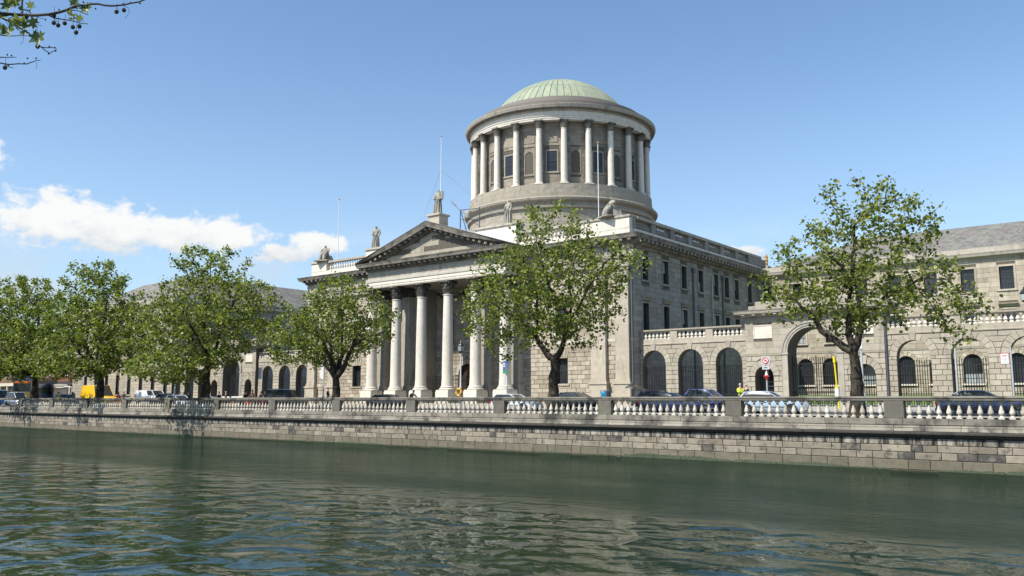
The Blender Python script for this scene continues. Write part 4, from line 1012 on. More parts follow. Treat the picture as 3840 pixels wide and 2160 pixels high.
mb = MB(); mb.tube([(-16.95, YS-.14, .05), (-16.95, YS-.14, 6.9)], .17, 8); o = part('drainpipe', mb, 'pipe_grey', None); tag(o, 'thick dark drainpipe running down the right end of the gateway', 'pipe')

# ------------------------------------------------------------------ wings and ranges
def slate_roof(name, quads, parent):
    mb = MB(); uvs = []
    for q_ in quads:
        mb.add(q_, [tuple(range(len(q_)))]); a = Vector(q_[0]); e = (Vector(q_[1])-a).normalized(); n = e.cross(Vector(q_[-1])-a).normalized(); f = n.cross(e)
        uvs += [((Vector(p_)-a).dot(e), (Vector(p_)-a).dot(f)) for p_ in q_]
    me = mb.mesh(name, 'slate_roof'); uv = me.uv_layers.new(name='UVMap')
    for i, l in enumerate(me.loops): uv.data[i].uv = uvs[i] if i < len(uvs) else (0, 0)
    return link(name, me, parent)
YW = 90.7
W = thing('court_wing', 'three-storey stone wing with slate roof behind the right-hand screen wall', 'building', (-15, YW, 1))
wp = PF(YW); wxs = [-12.75-3.28*k for k in range(-4, 8)]
gxs = [-16.1, -12.4, -22.0, -19.0, -25.4, -29.4, -32.0, -35.3, -8.8, -5.4]
wops = [('r', x-.6, x+.6, 10.85, 13.0) for x in wxs]+[('r', x-.6, x+.6, 6.5, 8.95) for x in wxs]
gops = [('r', x-.82, x+.82, 2.1, 4.9) for x in gxs]
mb = MB(); wall_open(mb, wp, -37.0, 6, 5.4, 14.0, wops, .35); wall_open(mb, wp, -37.0, 6, .9, 5.4, [('a', x, .82, 2.1, 4.05, 1.2) for x in gxs], .35)
part('wall', mb, S_JOINT, W)
A = Ashlar(W, S_ASH, 300)
A.wall(wp, -37, 4, courses(.9, 5.4, .41), 1.0, [('a', x, .82, 2.1, 4.05, 1.2) for x in gxs], seed=81, vis=.5)
for x in gxs: A.arch(wp, x, .82, 4.05, 1.2, 9, vis=.5)
A.wall(wp, -37, 4, courses(5.6, 13.9, .46), 1.15, [('r', o[1]-.18, o[2]+.18, o[3]-.17, o[4]+(.18 if o[3] > 9 else .62)) for o in wops], seed=82, d1=.03, joint=.014, ch=.008)
A.finish()
for i, x in enumerate(wxs):
    if x > 2: continue
    window(W, wp, x-.6, x+.6, 10.85, 13.0, .22, 3, 4, .18, True, False, S_ASH); window(W, wp, x-.6, x+.6, 6.5, 8.95, .22, 3, 4, .16, True, True, S_ASH, blind=(1 if i % 3 == 1 else 0))
for i, x in enumerate(gxs): window(W, wp, x-.82, x+.82, 2.1, 4.87, .22, 3, 4, .16, True, False, S_PORT, arch=True, blind=(1 if i % 4 == 0 else 0))
mb = MB(); moulding(mb, wp, -37, 6, [(5.4, -.02), (5.42, .08), (5.58, .1), (5.6, -.02)]); moulding(mb, wp, -36.6, 6, [(13.85, -.02), (13.87, .1), (14.0, .16), (14.1, .5), (14.3, .55), (14.42, .6), (14.44, -.02)]); part('cornice', mb, S_PORTB, W)
mb = MB(); mb.box(-36.6, 6, YW+.05, YW+.5, 14.44, 15.0); part('blocking_course', mb, S_PORTB, W)
slate_roof('roof', [[(-36.5, YW+.5, 14.9), (6, YW+.5, 14.9), (6, YW+9, 18.75), (-27.5, YW+9, 18.75)], [(-36.5, YW+18, 14.9), (-36.5, YW+.5, 14.9), (-27.5, YW+9, 18.75)]], W)
ch_ = MB(); ch_.box(-38.9, -37.9, 96.2, 97.4, 14, 16.2, .03); ch_ = part('chimney', ch_, S_PORTB, W)
mb = MB(); mb.lathe([(.24, 16.2), (.24, 16.5), (.28, 16.55), (.24, 16.6), (.24, 16.9), (.28, 16.95), (.24, 17.0), (.24, 17.3), (.29, 17.35), (.2, 17.45), (.18, 17.6)], -38.35, 96.8, 10); part('chimney_pot', mb, 'terracotta', ch_, smooth=True)
W2 = thing('west_range', 'long grey stone range with slate roof and narrow windows behind the left-hand trees', 'building', (-128, 64.4, 0))
W2X0, W2X1 = -142.0, -112.6
fw = PF(YS+.2); few = PE(W2X1)
fops = [('r', -141+3.4*k-.5, -141+3.4*k+.5, z0, z1) for k in range(1, 9) for z0, z1 in ((1.3, 4.2), (6.6, 8.9), (11.0, 12.9))]
eops = [('r', y-.5, y+.5, z0, z1) for y in (68.5, 72, 75.5, 79, 82.5, 86) for z0, z1 in ((6.6, 8.9), (11.0, 12.9))]
mb = MB(); wall_open(mb, fw, W2X0, W2X1, 0, 14.2, fops, .35); part('wall', mb, S_JOINT, W2); mb = MB(); wall_open(mb, few, YS+.2, 96, 0, 14.2, eops, .35); part('wall', mb, S_JOINT, W2)
A = Ashlar(W2, S_SCREEN, 150)
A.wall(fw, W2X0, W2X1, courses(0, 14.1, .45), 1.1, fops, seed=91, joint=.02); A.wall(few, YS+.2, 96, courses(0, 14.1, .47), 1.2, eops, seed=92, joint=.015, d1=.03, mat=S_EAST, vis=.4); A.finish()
for o in fops: window(W2, fw, o[1], o[2], o[3], o[4], .2, 2, 4, 0, True, False, S_SCREEN)
for o in eops: window(W2, few, o[1], o[2], o[3], o[4], .2, 2, 4, 0, True, False, S_EAST)
mb = MB(); cpf = [(14.1, -.02), (14.12, .1), (14.25, .2), (14.3, .5), (14.5, .56), (14.6, -.02)]; moulding(mb, fw, W2X0, W2X1, cpf, 1, 1); moulding(mb, few, YS+.2, 96, cpf, 1, 0); part('cornice', mb, S_PORTB, W2)
mb = MB(); mb.box(W2X0, W2X1-.1, YS+.3, YS+.8, 14.6, 15.2); mb.box(W2X1-.6, W2X1-.1, YS+.8, 96, 14.6, 15.2); part('blocking_course', mb, S_PORTB, W2)
slate_roof('roof', [[(W2X1-.4, YS+.6, 15.1), (W2X1-.4, 96, 15.1), (-119.5, 96, 19.4), (-119.5, 72, 19.4)], [(W2X0, YS+.6, 15.1), (W2X1-.4, YS+.6, 15.1), (-119.5, 72, 19.4), (-135, 72, 19.4)]], W2)
# brick houses at the far left
def shop_house(x0, x1, h, label, mat, fas):
    t = thing('brick_house', label, 'building', ((x0+x1)/2, 66, 0)); P_ = PF(66.0); n = max(2, int((x1-x0)/2.8)); w = (x1-x0)/n
    ops = [('r', x0+w*(k+.5)-.5, x0+w*(k+.5)+.5, 4.6+3.1*s_, 6.5+3.1*s_) for k in range(n) for s_ in range(int((h-4.5)//3.1))]
    mb = MB(); wall_open(mb, P_, x0, x1, 3.4, h, ops, .2); mb.box(x0, x1, 66.25, 74, 0, h); part('wall', mb, mat, t)
    for o in ops: window(t, P_, o[1], o[2], o[3], o[4], .12, 2, 2, 0, True, False, S_PORTB, frame='sash_white')
    mb = MB(); mb.box(x0, x1, 65.7, 66.05, 3.0, 3.55); part('fascia', mb, fas, t)
    for k in range(n+1): mb = MB(); mb.box(x0+w*k-.18, x0+w*k+.18, 65.8, 66.2, 0, 3.0); part('pillar', mb, 'shop_cream', t)
    for k in range(n): mb = MB(); mb.box(x0+w*k+.2, x0+w*(k+1)-.2, 66.1, 66.2, .5, 2.9); part('shop_window', mb, 'shop_dark', t)
    mb = MB(); mb.box(x0-.05, x1+.05, 65.85, 66.5, h, h+.35); part('parapet', mb, S_PORTB, t)
shop_house(-152, -142.6, 11.5, 'dark red brick house behind the yellow van, right of the shops', 'brick_red', 'shop_dark')
shop_house(-164, -152.1, 9.5, 'low brick house with a cream-pillared shop front and white fascia at far left', 'brick_red', 'stucco')
shop_house(-180, -164.1, 12.5, 'taller brown house at the far left edge', plain('brick_brown', (.16, .09, .06), .85, var=.15), 'shop_cream')
shop_house(-205, -180.1, 10.5, 'brick terrace beyond the left edge of the trees', 'brick_red', 'shop_cream')
k_ = thing('gate_lodge', 'small pale stone kiosk with a curved roof left of the yellow van', 'kiosk', (-141, 62, 0))
mb = MB(); mb.box(-143.4, -141.2, 61.4, 63.4, 0, 2.3); part('wall', mb, S_PORT, k_)
mb = MB(); mb.prism([(-143.6, 2.3)]+[(-142.3-1.3*math.cos(math.pi*t/10), 2.3+.75*math.sin(math.pi*t/10)) for t in range(1, 10)]+[(-141.0, 2.3)], 61.2, 63.6); part('roof', mb, S_PORTB, k_)
for z0 in (.5, 1.3): mb = MB(); mb.box(-142.6, -142.0, 61.36, 61.4, z0, z0+.5); part('opening', mb, 'shop_dark', k_)
mb = MB(); mb.tube([(-141.1, 61.6, 2.45), (-138.6, 61.6, 2.45), (-138, 61.6, 2.55), (-135.6, 61.6, 2.5)], .07, 6); mb.tube([(-135.7, 61.6, 0), (-135.7, 61.6, 2.5)], .05, 6); part('canopy_frame', mb, 'white_paint', k_)

# ------------------------------------------------------------------ skinned figures: statues and people
def skin_mesh(name, verts, edges, radii, mat, root=0, sub=2):
    me = bpy.data.meshes.new(name+'_skeleton'); me.from_pydata([Vector(v) for v in verts], edges, [])
    o = bpy.data.objects.new(name+'_tmp', me); col.objects.link(o)
    m = o.modifiers.new('skin', 'SKIN'); m.use_smooth_shade = True
    for i, r_ in enumerate(radii):
        sv = me.skin_vertices[0].data[i]; sv.radius = r_ if isinstance(r_, (tuple, list)) else (r_, r_); sv.use_root = (i == root)
    s_ = o.modifiers.new('sub', 'SUBSURF'); s_.levels = sub; s_.render_levels = sub
    dg = bpy.context.evaluated_depsgraph_get(); dg.update()
    res = bpy.data.meshes.new_from_object(o.evaluated_get(dg)); res.name = name
    bpy.data.objects.remove(o); bpy.data.meshes.remove(me)
    res.materials.clear()
    if mat is not None: res.materials.append(M[mat] if isinstance(mat, str) else mat)
    res.polygons.foreach_set('use_smooth', [True]*len(res.polygons)); return res
def statue(label, loc, rotz, kind, h=2.5):
    t = thing('statue', label, 'statue', loc, rotz, 'statues on the roof line'); k = h/2.5; t.scale = (1.3, 1.3, 1.08)
    S = lambda l: [tuple(c*k for c in v) for v in l]; RR = lambda l: [tuple(c*k for c in (r_ if isinstance(r_, tuple) else (r_, r_))) for r_ in l]
    if kind == 'stand' or kind == 'tablet':
        v = [(0, .04, 1.25), (0, .03, 1.55), (0, 0, 1.85), (0, -.02, 2.06), (0, -.03, 2.2), (0, -.05, 2.36), (-.02, 0, .9), (-.04, -.02, .5), (-.05, -.02, .12), (-.05, -.02, 0),
             (-.27, 0, 1.95), (-.36, -.02, 1.6), (-.22, -.28, 1.42), (-.08, -.3, 1.5), (.27, 0, 1.95), (.36, .02, 1.6), (.33, -.1, 1.3), (.32, -.12, 1.15)]
        e = [(0, 1), (1, 2), (2, 3), (3, 4), (4, 5), (0, 6), (6, 7), (7, 8), (8, 9), (2, 10), (10, 11), (11, 12), (12, 13), (2, 14), (14, 15), (15, 16), (16, 17)]
        r_ = [(.25, .19), (.22, .17), (.27, .19), (.10, .10), (.12, .13), (.10, .11), (.27, .22), (.29, .25), (.33, .28), (.33, .28), .11, .10, .085, .05, .11, .10, .085, .05]
        o = link('figure', skin_mesh('figure', S(v), e, RR(r_), S_STAT), t, world=False)
        mb = MB()
        for j in range(9):           # drapery folds
            a = -2.6+j*.58; x, y = .30*math.cos(a)-.04, .25*math.sin(a)-.02
            mb.tube([(x*.75*k, y*.75*k, 1.5*k), ((x*.95)*k, y*.98*k, 1.0*k), (x*1.12*k, y*1.12*k, .02)], [.02*k, .05*k, .06*k], 5)
        part('drapery', mb, S_STAT, t, False, True)
        mb = MB()
        if kind == 'tablet': mb.box(.16*k, .62*k, -.30*k, -.18*k, 1.35*k, 2.1*k, .03)
        else: mb.tube([(-.1*k, -.36*k, 1.45*k), (.12*k, -.34*k, 1.7*k)], .05*k, 6)
        part('tablet' if kind == 'tablet' else 'scroll', mb, S_STAT, t, False)
    else:
        v = [(0, .15, .85), (0, .2, 1.15), (0, .15, 1.45), (0, .12, 1.62), (0, .08, 1.74), (0, .05, 1.88), (-.17, -.3, .86), (-.2, -.42, .45), (-.2, -.5, .06), (.17, -.28, .88), (.24, -.5, .5), (.28, -.66, .08),
             (-.28, .15, 1.5), (-.40, .0, 1.2), (-.25, -.25, 1.05), (.28, .15, 1.5), (.42, 0, 1.22), (.34, -.3, 1.12), (0, .3, .5), (0, .32, .1)]
        e = [(0, 1), (1, 2), (2, 3), (3, 4), (4, 5), (0, 6), (6, 7), (7, 8), (0, 9), (9, 10), (10, 11), (2, 12), (12, 13), (13, 14), (2, 15), (15, 16), (16, 17), (0, 18), (18, 19)]
        r_ = [(.28, .24), (.25, .18), (.27, .18), .1, (.12, .13), .10, .20, .19, .15, .20, .20, .15, .11, .10, .06, .11, .10, .06, .34, .38]
        link('figure', skin_mesh('figure', S(v), e, RR(r_), S_STAT), t, world=False)
        mb = MB(); mb.prism([(-.55*k, 0), (.5*k, 0), (.62*k, .1*k), (.4*k, .75*k), (-.4*k, .8*k)], .0, .6*k); mb.box(-.7*k, .75*k, -.8*k, .65*k, -.02, .1*k, .02)
        part('rock_seat', mb, S_STAT, t, False)
    return t
statue('weathered standing stone figure holding tablets on the pediment peak', (PCX, 61.55, 19.1), .1, 'tablet', 2.55)
statue('robed standing stone figure on the tall pedestal left of the pediment', (-69.85, 63.8, 17.22), .15, 'stand', 2.5)
statue('robed standing stone figure right of the pediment, in front of the drum', (-51.0, 63.8, 17.52), -.2, 'stand', 2.4)
statue('seated stone figure on the left corner of the parapet', (-78.6, 63.75, 16.6), .35, 'seat', 2.45)
statue('seated stone figure on the right corner of the parapet', (-39.3, 63.75, 16.6), -.45, 'seat', 2.35)
def flagpole(label, x, y, z0, z1, guys=False):
    t = thing('flagpole', label, 'flagpole', (x, y, z0), group='white flagpoles on the courthouse roof')
    mb = MB(); mb.tube([(x, y, z0), (x, y, z0+(z1-z0)*.5), (x, y, z1)], [.048, .042, .03], 8); part('pole', mb, 'white_paint', t, smooth=True)
    mb = MB(); mb.ball((x, y, z1+.08), .1, 8, 6); part('finial', mb, 'terracotta', t, smooth=True)
    if guys:
        for dx, dy, dz in ((-6.5, 2.5, -12), (6.5, 4, -10.5), (-4, -.5, -12.5), (3.4, 6.5, -9.5)):
            mb = MB(); mb.tube([(x, y, z0+(z1-z0)*.68), (x+dx, y+dy, z0+(z1-z0)*.68+dz+4.2)], .013, 4); part('guy_wire', mb, 'lamp_silver', t)
flagpole('white flagpole behind the seated figure on the left corner', -77.3, 64.6, 14.85, 24.0)
flagpole('tall guyed white flagpole behind the figure on the pediment peak', -60.2, 63.9, 17.0, 28.2, True)
flagpole('white flagpole in front of the drum, beside the right-hand seated figure', -41.3, 64.9, 14.85, 24.1)
t = thing('roof_floodlight', 'round floodlight hung in a blue metal frame behind the pediment figure', 'floodlight', (-56.2, 64, 17.6))
mb = MB()
for x in (-57.5, -54.9): mb.tube([(x, 64, 17.3), (x, 64, 19.9)], .05, 5)
mb.tube([(-57.5, 64, 19.9), (-54.9, 64, 19.75)], .045, 5); mb.tube([(-57.5, 64, 18.9), (-54.9, 64, 18.6)], .035, 5); mb.tube([(-59, 64.2, 21.3), (-57.4, 64, 19.7), (-56.6, 64, 17.5)], .05, 5); mb.tube([(-59, 64.2, 21.0), (-54.0, 64.5, 17.0)], .03, 5)
part('frame', mb, 'iron_blue', t)
mb = MB(); mb.lathe([(.05, 0), (.25, .06), (.34, .35), (.36, .6), (.30, .75), (.1, .82)], -56.4, 64, 10, z=18.9); part('lamp_head', mb, S_PORTB, t, smooth=True)

PEOPLE = {}
def person_parts(pose):
    if pose in PEOPLE: return PEOPLE[pose]
    lean = .55 if pose == 'cycle' else 0
    if pose == 'walk': lf, rf = ((-.1, .28, .5), (-.1, .42, .06)), ((.1, -.22, .5), (.1, -.42, .1))
    else: lf, rf = ((-.1, .02, .5), (-.12, .0, .06)), ((.1, .02, .5), (.12, .02, .06))
    if pose == 'cycle': lf, rf = ((-.1, -.34, .72), (-.1, -.14, .30)), ((.1, -.26, .56), (.1, -.18, .12))
    hip = Vector((0, .02, .95))
    if pose == 'cycle': hip = Vector((0, .18, 1.0))
    up = lambda z, y=0: (0, hip.y+y-lean*(z-hip.z)*1.1, hip.z+(z-hip.z)*(.82 if lean else 1))
    sh = Vector(up(1.42)); nk = Vector(up(1.52)); hd = Vector(up(1.66)); ht = hd+Vector((0, -.02, .1))
    if pose == 'fold': arms = [((-.22, -.05, 1.18), (.05, -.25, 1.14), (.12, -.26, 1.16)), ((.22, -.05, 1.18), (-.05, -.24, 1.2), (-.12, -.25, 1.22))]
    elif pose == 'cycle': arms = [((-.23, sh.y-.22, sh.z-.22), (-.22, sh.y-.42, sh.z-.4), (-.22, sh.y-.5, sh.z-.42)), ((.23, sh.y-.22, sh.z-.22), (.22, sh.y-.42, sh.z-.4), (.22, sh.y-.5, sh.z-.42))]
    elif pose == 'walk': arms = [((-.26, .1, 1.16), (-.26, .02, .94), (-.26, -.03, .86)), ((.26, -.05, 1.16), (.25, -.22, 1.0), (.24, -.28, .94))]
    else: arms = [((-.27, .03, 1.16), (-.28, -.05, .92), (-.28, -.08, .82)), ((.27, .03, 1.16), (.26, -.14, .95), (.24, -.2, .88))]
    shl = lambda s_: (s_*.18, sh.y, sh.z-.02)
    # body: head, neck, trunk, arms with hands and thumbs, legs
    v = [tuple(hip), up(1.15), tuple(sh), tuple(nk), tuple(hd), tuple(ht)]; r_ = [(.14, .11), (.13, .10), (.15, .10), .055, (.078, .095), (.07, .085)]; e = [(0, 1), (1, 2), (2, 3), (3, 4), (4, 5)]
    for s_, a in ((-1, arms[0]), (1, arms[1])):
        i = len(v); v += [shl(s_), a[0], a[1], a[2]]; r_ += [.055, .042, .032, (.035, .02)]; e += [(2, i), (i, i+1), (i+1, i+2), (i+2, i+3)]
        d = (Vector(a[2])-Vector(a[1])).normalized(); sd = d.cross(Vector((0, 0, 1))); sd = sd.normalized() if sd.length > .1 else Vector((1, 0, 0))
        for q_ in range(4):
            j = len(v); v.append(tuple(Vector(a[2])+d*(.075+.01*(q_ in (1, 2)))+sd*(.016*(q_-1.5)))); r_.append(.009); e.append((i+3, j))
        j = len(v); v.append(tuple(Vector(a[1])+d*.05+sd*.05)); r_.append(.010); e.append((i+2, j))
    for s_, l in ((-1, lf), (1, rf)):
        i = len(v); v += [(s_*.09, hip.y, hip.z-.05), l[0], l[1], (l[1][0], l[1][1]-.13, l[1][2]-.02)]; r_ += [.085, .062, .042, .035]; e += [(0, i), (i, i+1), (i+1, i+2), (i+2, i+3)]
    body = skin_mesh('body', v, e, r_, 'skin', 0, 1)
    mb = MB(); f = hd+Vector((0, -.09, 0)); mb.ball((f.x, f.y-.01, f.z-.02), .02, 5, 4, (.7, 1, 1.3))
    for s_ in (-1, 1): mb.ball((s_*.03, f.y+.012, f.z+.03), .012, 5, 4); mb.ball((s_*.082, hd.y, hd.z), .022, 5, 4, (.4, .8, 1.2))
    mb.box(-.022, .022, f.y-.004, f.y+.01, f.z-.062, f.z-.054); face = mb.mesh('face', 'skin', True)
    v = [(hip.x, hip.y, hip.z-.04), up(1.15), (sh.x, sh.y, sh.z-.01), tuple(nk-Vector((0, 0, .05)))]; r_ = [(.175, .135), (.165, .13), (.185, .13), .075]; e = [(0, 1), (1, 2), (2, 3)]
    for s_, a in ((-1, arms[0]), (1, arms[1])):
        i = len(v); v += [shl(s_), a[0], a[1]]; r_ += [.075, .062, .05]; e += [(2, i), (i, i+1), (i+1, i+2)]
    jacket = skin_mesh('jacket', v, e, r_, None, 1, 1)
    v = [(hip.x, hip.y, hip.z+.04)]; r_ = [(.165, .13)]; e = []
    for s_, l in ((-1, lf), (1, rf)):
        i = len(v); v += [(s_*.09, hip.y, hip.z-.1), l[0], (l[1][0], l[1][1], l[1][2]+.03)]; r_ += [.10, .08, .065]; e += [(0, i), (i, i+1), (i+1, i+2)]
    trous = skin_mesh('trousers', v, e, r_, None, 0, 1)
    mb = MB(); mb.ball((hd.x, hd.y+.02, hd.z+.045), .105, 10, 6, (.85, 1.02, .95)); hair = mb.mesh('hair', None, True)
    shoes = []
    for l in (lf, rf):
        mb = MB(); mb.box(l[1][0]-.05, l[1][0]+.05, l[1][1]-.2, l[1][1]+.07, l[1][2]-.06, l[1][2]+.03, .02); shoes.append(mb.mesh('shoe', 'black_trim'))
    PEOPLE[pose] = (body, face, jacket, trous, hair, shoes); return PEOPLE[pose]
def person(label, x, y, rotz, pose, jacket, trousers, hair, h=1.0, group=None, z=None):
    t = thing('person', label, 'person', (x, y, gz(y) if z is None else z), rotz, group); t.scale = (h, h, h)
    b_, f_, j_, tr, hr, sh_ = person_parts(pose)
    bo = link('body', b_, t, world=False); link('face', f_, bo, world=False)
    for nm, me, m_ in (('jacket', j_, jacket), ('trousers', tr, trousers), ('hair', hr, hair)):
        c_ = me.copy(); c_.materials.clear(); c_.materials.append(M[m_]); link(nm, c_, t, world=False)
    for s_ in sh_: link('shoe', s_, t, world=False)
    return t

# ------------------------------------------------------------------ vehicles
def car(label, cat, x, y, rot, paint, kind='hatch', open_boot=False, name='car', group='cars along the quay', L=None, H=None):
    """front points along +x of the vehicle; local origin on the road"""
    spec = dict(hatch=(3.95, 1.68, 1.46, .72, [.0, .02, .10, .55, .78, .95, 1.0], [.70, .88, .93, .95, .92, .80, .62], (.04, .14, .47, .66)),
                sedan=(4.55, 1.76, 1.42, .70, [.0, .02, .14, .55, .74, .95, 1.0], [.66, .90, .96, .94, .90, .78, .60], (.10, .26, .50, .68)),
                coupe=(4.3, 1.72, 1.36, .68, [.0, .02, .14, .55, .72, .95, 1.0], [.66, .88, .92, .90, .86, .74, .56], (.08, .28, .50, .67)),
                suv=(4.7, 1.85, 1.85, .80, [.0, .02, .06, .6, .78, .96, 1.0], [.85, 1.10, 1.12, 1.12, 1.08, 1.0, .75], (.02, .05, .56, .70)),
                van=(4.9, 1.9, 2.1, .85, [.0, .01, .05, .6, .86, .97, 1.0], [.9, 1.12, 1.14, 1.14, 1.05, .92, .7], (.01, .03, .70, .86)))[kind]
    Lc, Wd, Hc, _, xs, zs, (xC, xc, xa, xA) = spec; Lc = L or Lc; Hc = H or Hc; hw = Wd/2
    t = thing(name, label, cat, (x, y, gz(y)), rot, group)
    X_ = lambda f: (f-.5)*Lc
    st = sorted(set([i/20 for i in range(21)]+xs)); belt = lambda f: float(np.interp(f, xs, zs))
    mb = MB(); rows = []
    for f in st:
        e = min(f, 1-f); wn = hw*(1-.16*max(0, 1-e/.08)**2-.02*max(0, 1-e/.25)); zb = .22+.10*max(0, 1-e/.06); bt = belt(f)
        rows.append([(X_(f), s_*wn*k_, z_) for s_, k_, z_ in ((-1, .90, zb), (-1, .985, zb+.14), (-1, 1.0, .52), (-1, .985, bt-.16), (-1, .93, bt-.02), (-1, .80, bt+.02), (0, 0, bt+.05), (1, .80, bt+.02), (1, .93, bt-.02), (1, .985, bt-.16), (1, 1.0, .52), (1, .985, zb+.14), (1, .90, zb))])
    n = 13
    mb.add([p_ for r_ in rows for p_ in r_], [(j*n+i, j*n+i+1, (j+1)*n+i+1, (j+1)*n+i) for j in range(len(rows)-1) for i in range(n-1)]+[tuple(range(n)), tuple((len(rows)-1)*n+i for i in range(n-1, -1, -1))])
    body = part('body', mb, paint, t, False, True)
    # cabin
    bz = belt(.4)+.0; rw = hw*.74; bw = hw*.90
    ring_b = [(X_(xC), -bw), (X_(xA), -bw*.96), (X_(xA)+.10, 0), (X_(xA), bw*.96), (X_(xC), bw), (X_(xC)-.08, 0)]
    ring_t = [(X_(xc), -rw), (X_(xa), -rw), (X_(xa)+.12, 0), (X_(xa), rw), (X_(xc), rw), (X_(xc)-.10, 0)]
    zbelt = lambda xx: belt(xx/Lc+.5)+.0
    vb = [(a, b_, zbelt(a)-.01) for a, b_ in ring_b]; vt = [(a, b_, Hc-.07) for a, b_ in ring_t]
    g = [MB().add([vb[i], vb[(i+1) % 6], vt[(i+1) % 6], vt[i]], [(0, 1, 2, 3)]) for i in range(6)]
    def add_glass(nm, ids):
        m_ = MB()
        for i in ids: m_.add(g[i].v, g[i].f)
        part(nm, m_, 'car_glass', t, False)
    for i0, i1 in ((0, 1), (4, 3)):
        B0, B1, T0, T1 = Vector(vb[i0]), Vector(vb[i1]), Vector(vt[i0]), Vector(vt[i1]); f0 = .68 if kind == 'van' else 0.0
        m_ = MB(); NU, NV = 10, 5; vs = []
        sg = -1 if i0 == 0 else 1
        for a in range(NU+1):
            for c_ in range(NV+1):
                u_ = f0+(1-f0)*a/NU; v_ = c_/NV; p_ = B0.lerp(B1, u_).lerp(T0.lerp(T1, u_), v_)
                vs.append(p_+Vector((0, sg*(.035*u_*(1-u_)*4+.035*v_*(1-v_)*4), 0)))
        m_.add(vs, [(a*(NV+1)+c_, (a+1)*(NV+1)+c_, (a+1)*(NV+1)+c_+1, a*(NV+1)+c_+1) for a in range(NU) for c_ in range(NV)])
        part('side_window', m_, 'car_glass', t, False, True)
        if kind == 'van':
            m_ = MB(); q_ = [B0, B0.lerp(B1, f0), T0.lerp(T1, f0), T0]; m_.add(q_+[p_+Vector((0, sg*.03, 0)) for p_ in q_], [(0, 1, 2, 3), (4, 7, 6, 5), (0, 4, 5, 1), (1, 5, 6, 2), (2, 6, 7, 3), (3, 7, 4, 0)]); part('side_panel', m_, paint, t, False)
    add_glass('windscreen', [1, 2])
    if kind == 'van':
        m_ = MB()
        for i in (4, 5): m_.add(g[i].v, g[i].f)
        part('rear_door', m_, paint, t, False)
    elif not open_boot: add_glass('rear_window', [4, 5])
    roof = MB(); rz = []
    for k, (sx, zz) in enumerate(((1.0, Hc-.075), (.93, Hc-.03), (.6, Hc-.005))):
        rz.append([((a-(X_(xc)+X_(xa))/2)*(sx if k else 1.01)+(X_(xc)+X_(xa))/2, b_*(sx if k else 1.02), zz) for a, b_ in ring_t])
    roof.add([p_ for r_ in rz for p_ in r_], [(j*6+i, j*6+(i+1) % 6, (j+1)*6+(i+1) % 6, (j+1)*6+i) for j in range(2) for i in range(6)]+[(12, 13, 14, 15, 16, 17)])
    roof = part('roof', roof, paint, t, False, True)
    for s_ in (-1, 1):
        pm_ = MB(); i0, i1 = (0, 1) if s_ < 0 else (4, 3)
        pcol = paint if kind != 'suv' else 'black_trim'
        for p0_, p1_, r_ in ((vb[i1], vt[i1], .045), (vb[i0], vt[i0], .07 if kind != 'van' else .1)): m_ = MB(); m_.tube([p0_, p1_], r_, 5); part('pillar', m_, pcol, t, False, True)
        f = .52; a = Vector(vb[i0]).lerp(Vector(vb[i1]), f); b_ = Vector(vt[i0]).lerp(Vector(vt[i1]), f-.05); pm_.tube([a, b_], .04, 5)
        if kind in ('suv',): a = Vector(vb[i0]).lerp(Vector(vb[i1]), .2); b_ = Vector(vt[i0]).lerp(Vector(vt[i1]), .2); pm_.tube([a, b_], .05, 5)
        part('pillar', pm_, paint if kind != 'suv' else 'black_trim', t, False, True)
        mi = MB(); mi.ball((X_(xA)-.25, s_*(hw+.06), zbelt(X_(xA))+.08), .11, 8, 6, (.6, .8, .65)); part('wing_mirror', mi, paint, t, False, True)
        hl = MB(); hl.ball((X_(.955), s_*hw*.70, belt(.95)-.13), .15, 8, 6, (.8, .9, .55)); part('headlight', hl, 'head_glass', t, False, True)
        tl = MB(); zt = belt(.03); tl.box(X_(.0)-.015, X_(.035), s_*hw*.62, s_*hw*.93, zt-.28, zt-.02 if kind in ('sedan', 'coupe') else zt+.12, .02); part('tail_light', tl, 'tail_red', t, False)
        dl = MB()
        for f in (.36, .60): dl.box(X_(f)-.004, X_(f)+.004, s_*hw*.985, s_*hw*1.004, .34, belt(f)-.08)
        dl.box(X_(.42), X_(.46), s_*hw*.985, s_*(hw+.02), belt(.44)-.2, belt(.44)-.17); dl.box(X_(.12), X_(.88), s_*(hw*.99), s_*(hw+.012), .46, .50); part('door_trim', dl, 'black_trim', t, False)
    for f, nm in ((.0, 'rear_bumper'), (1.0, 'front_bumper')):
        bp = MB(); sg = -1 if f == 0 else 1; bp.box(X_(f)-.05 if sg < 0 else X_(f)-.10, X_(f)+.10 if sg < 0 else X_(f)+.05, -hw*.80, hw*.80, .26, .50, .04); part(nm, bp, paint, t, False)
        pl = MB(); pl.box(X_(f)+sg*.052-.006, X_(f)+sg*.052+.006, -.26, .26, .36, .47); part('number_plate', pl, 'plate', t, False)
    rw_ = .31 if kind not in ('suv', 'van') else .35
    tm = MB(); tm.lathe([(rw_*.62, -.095), (rw_*.92, -.10), (rw_, -.06), (rw_, .06), (rw_*.92, .10), (rw_*.62, .095)], n=20); rm = MB(); rm.lathe([(.03, .085), (rw_*.25, .09), (rw_*.27, .07), (rw_*.6, .075), (rw_*.64, .095), (rw_*.66, .08)], n=20)
    for k in range(5): a = 2*math.pi*k/5; rm.tube([(0, 0, .088), (rw_*.62*math.cos(a), rw_*.62*math.sin(a), .088)], .026, 4)
    rot_ = Matrix.Rotation(math.pi/2, 4, 'X')
    for m_ in (tm, rm): m_.v = [tuple(rot_ @ Vector(p_)) for p_ in m_.v]
    tme = tm.mesh('tyre', 'tyre', True); rme = rm.mesh('rim', 'rim', True)
